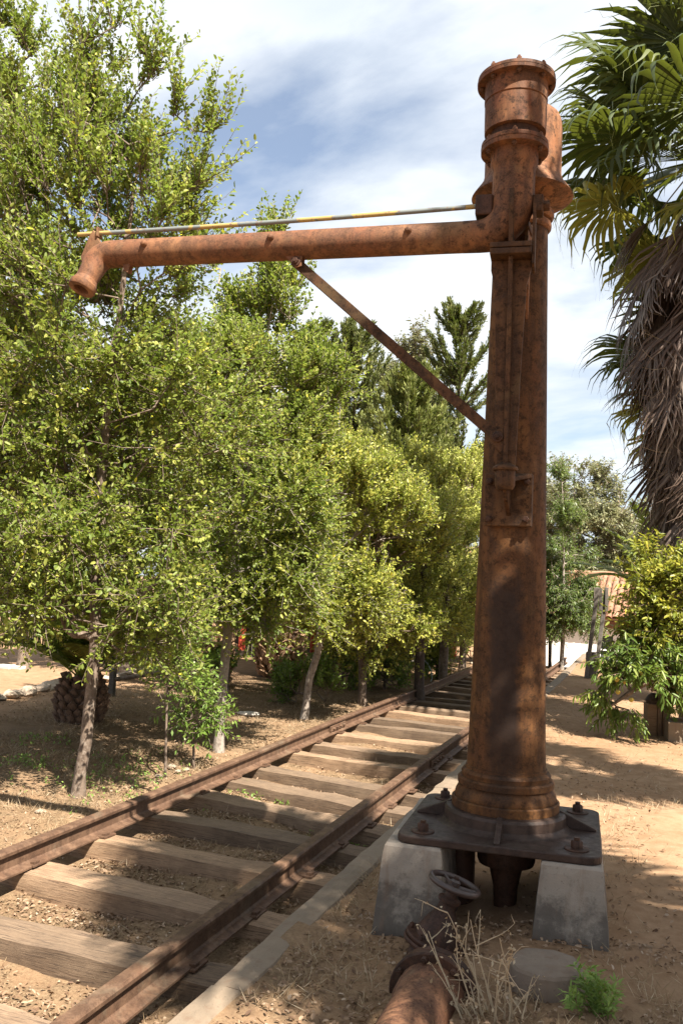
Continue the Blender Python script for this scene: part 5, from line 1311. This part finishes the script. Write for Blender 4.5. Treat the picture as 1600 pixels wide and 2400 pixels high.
# sawn timber block
b = tbase(1533, 1722)
tb = thing('timber_block', 'upright sawn timber block with cracked top under the fruit tree boughs', 'timber block', (b.x, b.y, 0), R(12))
for k, (dx, w_, h_, mt) in enumerate(((-.055, .11, .36, 'block_wood'), (.03, .055, .38, 'block_wood'), (.105, .09, .50, 'block_wood'))):
    mb = MB(); mb.box((dx, 0, h_ / 2 - .03), (w_ - .004, .24, h_ + .06)); mb.build('baulk', mt, tb, bevel=.01)
mb = MB(); mb.lathe([(.02, .48), (.06, .45), (.09, .40), (.075, .345)], (-.03, -.02, 0), 9); mb.build('root_knot', 'bark_dark', tb)
b = tbase(1588, 1742)
pl = thing('planter_box', 'pale concrete planter box at the right edge beside the timber block', 'planter', (b.x + .12, b.y + .22, 0), R(6))
mb = MB()
for c_, s_ in (((0, -.2, .1), (.5, .05, .24)), ((0, .2, .1), (.5, .05, .24)), ((-.225, 0, .1), (.05, .35, .238)), ((.225, 0, .1), (.05, .35, .238))): mb.box(c_, s_)
mb.build('box', 'kerb', pl, bevel=.006); mb = MB(); mb.box((0, 0, .04), (.39, .34, .14)); mb.build('soil', 'dirt', pl)
b = tbase(1588, 1700)
leafy_tree('potted_plant', 'small green plant growing in the pale planter box', [(b.x + .15, b.y - .1, .1), (b.x + .15, b.y - .1, .25)], [((b.x + .15, b.y - .1, .28), (.15, .12, .10))], 'leaf_shrub', ntgt=14, twigs=60, per=9, leaf_l=.05, leaf_w=.03, twig_l=(.08, .16), r_base=.008, seed=120, cat='plant')

# low fence rail and post, log edging, stones on the left
b = tbase(262, 1632)
fe = thing('rail_fence', 'low pale fence post with a rail behind the date palm', 'fence', (b.x, b.y, b.z), 0)
mb = MB(); mb.box((0, 0, .16), (.075, .075, .42)); mb.build('post', 'timber', fe, bevel=.008)
mb = MB(); mb.tube([(0, .0, .22), (.55, .35, .33), (1.2, .8, .36)], .03, 8); mb.build('rail', 'bark', fe)
mb = MB(); mb.box((1.25, .85, .18), (.07, .07, .45)); mb.build('post', 'timber', fe)
def stone_mesh(seed, s=1.0):
    r = np.random.default_rng(seed); mb = MB(); n = 9; prof = [(0.25, -.42), (.75, -.3), (1, -.02), (.85, .28), (.4, .46)]
    vs = []
    for r_, z_ in prof:
        for i in range(n):
            a = 2 * math.pi * i / n; w = 1 + r.uniform(-.16, .16); vs.append((r_ * w * math.cos(a) * s, r_ * w * math.sin(a) * s * .8, (z_ + r.uniform(-.06, .06)) * s))
    fs = [(j * n + i, j * n + (i + 1) % n, (j + 1) * n + (i + 1) % n, (j + 1) * n + i) for j in range(4) for i in range(n)] + [tuple(range(n))[::-1], tuple(range(4 * n, 5 * n))]
    mb.add(vs, fs, False); return mb.mesh('stone', 'stone')
STN = [stone_mesh(i) for i in range(5)]
edge = thing('stone_edging', 'row of rough stones edging the planted ground at far left', 'stone edging', (-9, 10, 0))
pts = [tbase(-60, 1650), tbase(30, 1636), tbase(100, 1622), tbase(150, 1606), tbase(250, 1600), tbase(330, 1580), tbase(430, 1566)]
for i in range(len(pts) - 1):
    a, c_ = pts[i], pts[i + 1]; k = max(1, int((c_ - a).length / .24))
    for j in range(k):
        q = a.lerp(c_, j / k); o = link('stone', random.choice(STN), edge, (q.x + 9, q.y - 10, q.z + .05)); o.rotation_euler = (random.uniform(-.3, .3), random.uniform(-.3, .3), random.uniform(0, 6)); s_ = random.uniform(.11, .17); o.scale = (s_, s_, s_ * .8)
b = tbase(583, 1677)
o = link('boulder', STN[1].copy(), None, (b.x, b.y, b.z + .02)); o.data.materials[0] = M['pale_stone']; o.scale = (.17, .12, .06); tag(o, 'flat white stone lying on the ground right of the second trunk', 'stone')
rocks = [(400, 1800, .055, 'largest tan rock in the small heap at the foot of the sapling by the rail'), (418, 1810, .035, 'small tan rock touching the largest one in the heap by the sapling'), (436, 1806, .042, 'tan rock at the right end of the small heap by the sapling'),
         (372, 1822, .04, 'lone tan rock lying just left of the bare-stemmed sapling by the rail'), (95, 1905, .04, 'lone small rock in the litter near the left edge of the picture'), (560, 1735, .03, 'small rock lying right of the pale second trunk'),
         (1085, 1560, .08, 'big tan rock in the rubble beyond the left rail near the crane column'), (1060, 1570, .07, 'tan rock in the rubble just right of the dark bare trunk'), (1104, 1556, .07, 'tan rock in the rubble nearest the crane column'), (1045, 1582, .06, 'tan rock at the near end of the rubble touching the left rail')]
for i, (px_, py_, s_, lab) in enumerate(rocks):
    q = tbase(px_, py_); o = link('rock', STN[i % 5], None, (q.x, q.y, q.z + s_ * .25)); o.scale = (s_, s_, s_ * .8); o.rotation_euler = (0, 0, i)
    tag(o, lab, 'rock', 'small rocks beside the left rail')
# pale slabs on the sand far left
for i, (px_, py_) in enumerate(((14, 1567), (40, 1568))):
    q = tbase(px_, py_); mb = MB(); mb.box((0, 0, .03), (.32, .24, .06)); o = mb.build('paving_slab', 'pale_stone', None, (q.x, q.y, q.z), bevel=.01)
    tag(o, ('leftmost' if i == 0 else 'second') + ' pale slab lying on the open sand at the far left', 'slab')
# posts far left
for i, (px_, y0_, h_) in enumerate(((24, 1514, 1.6), (78, 1508, 1.4))):
    q = tbase(px_, y0_); mb = MB(); mb.tube([(0, 0, -.1), (.02, 0, h_)], .045, 8); o = mb.build('wooden_post', 'bark_dark', None, (q.x, q.y, q.z)); tag(o, ('thin dark post at the far left edge by the grey road' if i == 0 else 'second thin dark post by the grey road, right of the first'), 'post')
# dark trunk near the rail
b = tbase(1030, 1592); mb = MB(); mb.tube([(0, 0, -.1), (.01, 0, .5), (0, 0, 1.0), (.03, 0, 1.7)], [.10, .085, .08, .06], 12)
o = mb.build('dead_trunk', 'bark_dark', None, (b.x, b.y, b.z)); tag(o, 'thick dark bare trunk beside the left rail near the red posts', 'tree trunk')
# hose
q0 = tbase(1008, 1597); y_ = q0.y
mb = MB(); mb.tube([at_y(990, 1543, y_) - q0, at_y(1002, 1556, y_) - q0, at_y(1010, 1572, y_) - q0, at_y(1012, 1590, y_) - q0, at_y(1008, 1600, y_) - q0], .012, 8)
o = mb.build('water_hose', 'hose', None, q0); tag(o, 'pale curved hose rising beside the left rail', 'hose')

# ------------------------------------------------------------------ weeds in front
def seen_ground(px, py): return tbase(px, py)
b = at_z(1165, 2440, 0.0)
dw = thing('dry_weed', 'tall dry branching weed with pale curled leaves in front of the valve', 'weed', (b.x, b.y, 0))
r = np.random.default_rng(5); mb = MB(); leaves = []
def grow(p, d, L, rad, depth, zig=.25):
    n = max(3, int(L / .03)); pts = [Vector(p)]; rr_ = [rad]; d = Vector(d).normalized()
    for i in range(n):
        d = (d + Vector(r.normal(size=3)) * zig * .5 + Vector((0, 0, .02))).normalized(); pts.append(pts[-1] + d * (L / n)); rr_.append(rad * (1 - .7 * (i + 1) / n))
        if depth > 0 and i > n * .2 and r.random() < .42: grow(pts[-1], d + Vector(r.normal(size=3)) * .75, L * r.uniform(.18, .42), rad * .55, depth - 1, zig * 1.4)
        if r.random() < .34: leaves.append((pts[-1].copy(), d.copy()))
    mb.tube(pts, rr_, 5)
def wpt(px_, py_, Y_): return at_y(px_, py_, Y_) - Vector((b.x, b.y, 0))
for (x1_, y1_, px0) in ((1068, 2132, 0), (1224, 2198, .05), (1003, 2188, -.06), (1120, 2160, 0), (1248, 2290, .06), (1092, 2300, -.04), (1170, 2260, .02), (1035, 2290, -.08), (1150, 2300, .03), (1200, 2340, .04), (1110, 2370, -.02), (1050, 2240, -.03), (1140, 2230, .0), (1085, 2260, -.02), (1190, 2300, .03), (1130, 2330, .0), (1075, 2340, -.05), (1215, 2370, .05), (1270, 2350, .08)):
    tp = wpt(x1_, y1_, b.y + r.uniform(-.05, .25)); s0 = Vector((px0, r.uniform(-.04, .04), -.02)); grow(s0, tp - s0, (tp - s0).length, .0048, 2, .12)
mb.build('stem', 'straw', dw)
me_ = dw.children[0].data; a_ = me_.attributes.new('tint', 'FLOAT', 'POINT'); a_.data.foreach_set('value', np.full(len(me_.vertices), .85, np.float32))
P_ = np.array([list(l[0]) for l in leaves]); n = len(P_)
P_ = np.concatenate([P_, P_ + r.normal(size=P_.shape) * .012]); n = len(P_)
V, F = kites(P_, unit(r.normal(size=(n, 3)) + [[0, 0, -.7]]), rdir(n, r), r.uniform(.008, .030, n), r.uniform(.005, .012, n), .3)
o = link('dry_leaves', np_mesh('dry_leaves', V, F, M['straw'], tint=np.repeat(r.uniform(.6, 1, n), 4)), dw); o['kind'] = 'stuff'
def green_weed(label, px_, py_, h_, seed, n_st=7, w_=.10, ll=.03):
    b = at_z(px_, py_, 0.0); r = np.random.default_rng(seed); root = thing('green_weed', label, 'weed', (b.x, b.y, float(gz(b.x, b.y))), 0)
    sm = MB(); LP = []; LDn = []
    for i in range(n_st):
        d = Vector((r.normal() * .45, r.normal() * .45, 1)).normalized(); p = Vector((r.normal() * .015, r.normal() * .015, -.02)); pts = [p]; L = h_ * r.uniform(.6, 1.1); k = 8
        for j in range(k):
            d = (d + Vector(r.normal(size=3)) * .12).normalized(); pts.append(pts[-1] + d * L / k)
            for q in range(5 if j > 1 else 1):
                sd = Vector(r.normal(size=3)); sd = (sd - d * sd.dot(d)).normalized(); ld = (d * .6 + sd).normalized(); LP.append(list(pts[-1])); LDn.append(list(ld)); LP.append(list(pts[-1] + ld * ll * .55)); LDn.append(list((ld + sd.cross(d) * .7).normalized())); LP.append(list(pts[-1] + ld * ll * .55)); LDn.append(list((ld - sd.cross(d) * .7).normalized()))
        sm.tube(pts, [.003 * (1 - .6 * j / k) for j in range(k + 1)], 5)
    so = sm.build('stem', 'weed_green', root); at_ = so.data.attributes.new('tint', 'FLOAT', 'POINT'); at_.data.foreach_set('value', np.full(len(so.data.vertices), .4, np.float32))
    n = len(LP); V, F = kites(np.array(LP), np.array(LDn), unit(rdir(n, r) * .6 + [[0, 0, 1.]]), ll * r.uniform(.6, 1.2, n), ll * .26 * r.uniform(.8, 1.2, n))
    o = link('leaves', np_mesh('leaves', V, F, M['weed_green'], tint=np.repeat(r.random(n), 4)), root); o['kind'] = 'stuff'
green_weed('bright green lobed weed at the bottom right corner in front of the stump', 1395, 2440, .20, 31, 9, ll=.034)

# ground cover: leaf litter, dry grass, sprouts (each nobody could count)
def scatter_region(n, r, boxes):
    w = np.array([(b[1] - b[0]) * (b[3] - b[2]) * b[4] for b in boxes]); idx = r.choice(len(boxes), n, p=w / w.sum()); bb = np.array([b[:4] for b in boxes])[idx]
    return bb[:, 0] + (bb[:, 1] - bb[:, 0]) * r.random(n), bb[:, 2] + (bb[:, 3] - bb[:, 2]) * r.random(n)
def nval(x, y, s): return np.array([mnoise.noise(Vector((a * s, c * s, 5))) for a, c in zip(x, y)])
r = np.random.default_rng(9)
n = 52000
x, y = scatter_region(n, r, [(-3.4, -1.62, 2.6, 8, 3.2), (-3.4, -1.62, 8, 16, .8), (-8, -3.55, 4, 8, 1.1), (-8, -3.55, 8, 14, .5), (-1.43, 0.2, 2.7, 4.3, 2.4), (-1.43, .8, 4.3, 9, .30), (-1.43, 1.0, 9, 15, .08)])
keep = (nval(x, y, 1.7) + r.random(n) * .5) > 0.05; x, y = x[keep], y[keep]; n = len(x)
pos = np.stack([x, y, gz(x, y) + r.uniform(.004, .016, n)], 1)
D = rdir(n, r); D[:, 2] *= .35
V, F = ovals(pos, D, unit(np.array([[0, 0, 1.]]) + rdir(n, r) * .7), r.uniform(.012, .034, n), r.uniform(.008, .017, n), .25)
o = link('leaf_litter', np_mesh('leaf_litter', V, F, M['dead_leaf'], tint=np.repeat(np.clip(r.beta(2, 1.8, n), 0, 1), 6))); tag(o, 'dry fallen leaves littering the track bed and the ground under the trees', 'leaf litter', kind='stuff')
n = 15000
x, y = scatter_region(n, r, [(-7, -3.6, 4.2, 8, 1.6), (-7, -3.6, 8, 13, 1.0), (-1.43, -1.3, 2.7, 6, 3), (-1.3, .2, 2.7, 4, 1.2), (-3.35, -1.7, 2.6, 9, .5), (-.3, .9, 4, 8, .45), (-1.3, 1.0, 8, 13, .12)])
keep = nval(x, y, 2.2) > -.02; x, y = x[keep], y[keep]; m = len(x); k = 4
x = np.repeat(x, k) + r.normal(size=m * k) * .02; y = np.repeat(y, k) + r.normal(size=m * k) * .02; n = m * k
pos = np.stack([x, y, gz(x, y)], 1); D = unit(r.normal(size=(n, 3)) * [[.9, .9, .5]] + [[0, 0, .7]])
V, F = kites(pos, D, rdir(n, r), r.uniform(.025, .10, n), np.full(n, .0032), .1)
o = link('dry_grass', np_mesh('dry_grass', V, F, M['straw'], tint=np.repeat(r.random(n), 4))); tag(o, 'thin dry straw-coloured grass on the ground beside the track', 'dry grass', kind='stuff')
n = 420
cl = [(tbase(230, 1830), .35), (tbase(300, 1800), .3), (tbase(260, 1860), .25), (tbase(590, 1860), .10), (tbase(660, 1880), .08), (tbase(100, 1740), .15), (tbase(820, 1980), .15), (tbase(60, 1790), .12)]
idx = r.integers(0, len(cl), n); cx_ = np.array([c[0].x for c in cl])[idx] + r.normal(size=n) * np.array([c[1] for c in cl])[idx]; cy_ = np.array([c[0].y for c in cl])[idx] + r.normal(size=n) * np.array([c[1] for c in cl])[idx]
k = 5; cx_ = np.repeat(cx_, k) + r.normal(size=n * k) * .012; cy_ = np.repeat(cy_, k) + r.normal(size=n * k) * .012; n *= k
keep = (cx_ < -1.65); cx_, cy_ = cx_[keep], cy_[keep]; n = len(cx_)
pos = np.stack([cx_, cy_, gz(cx_, cy_) + r.uniform(.0, .05, n)], 1)
V, F = kites(pos, unit(rdir(n, r) + [[0, 0, .5]]), unit(rdir(n, r) * .6 + [[0, 0, 1.]]), r.uniform(.015, .035, n), r.uniform(.01, .02, n))
o = link('ground_sprouts', np_mesh('ground_sprouts', V, F, M['weed_green'], tint=np.repeat(r.random(n), 4))); tag(o, 'little green sprouts scattered on the ground near the first trunk', 'sprouts', kind='stuff')
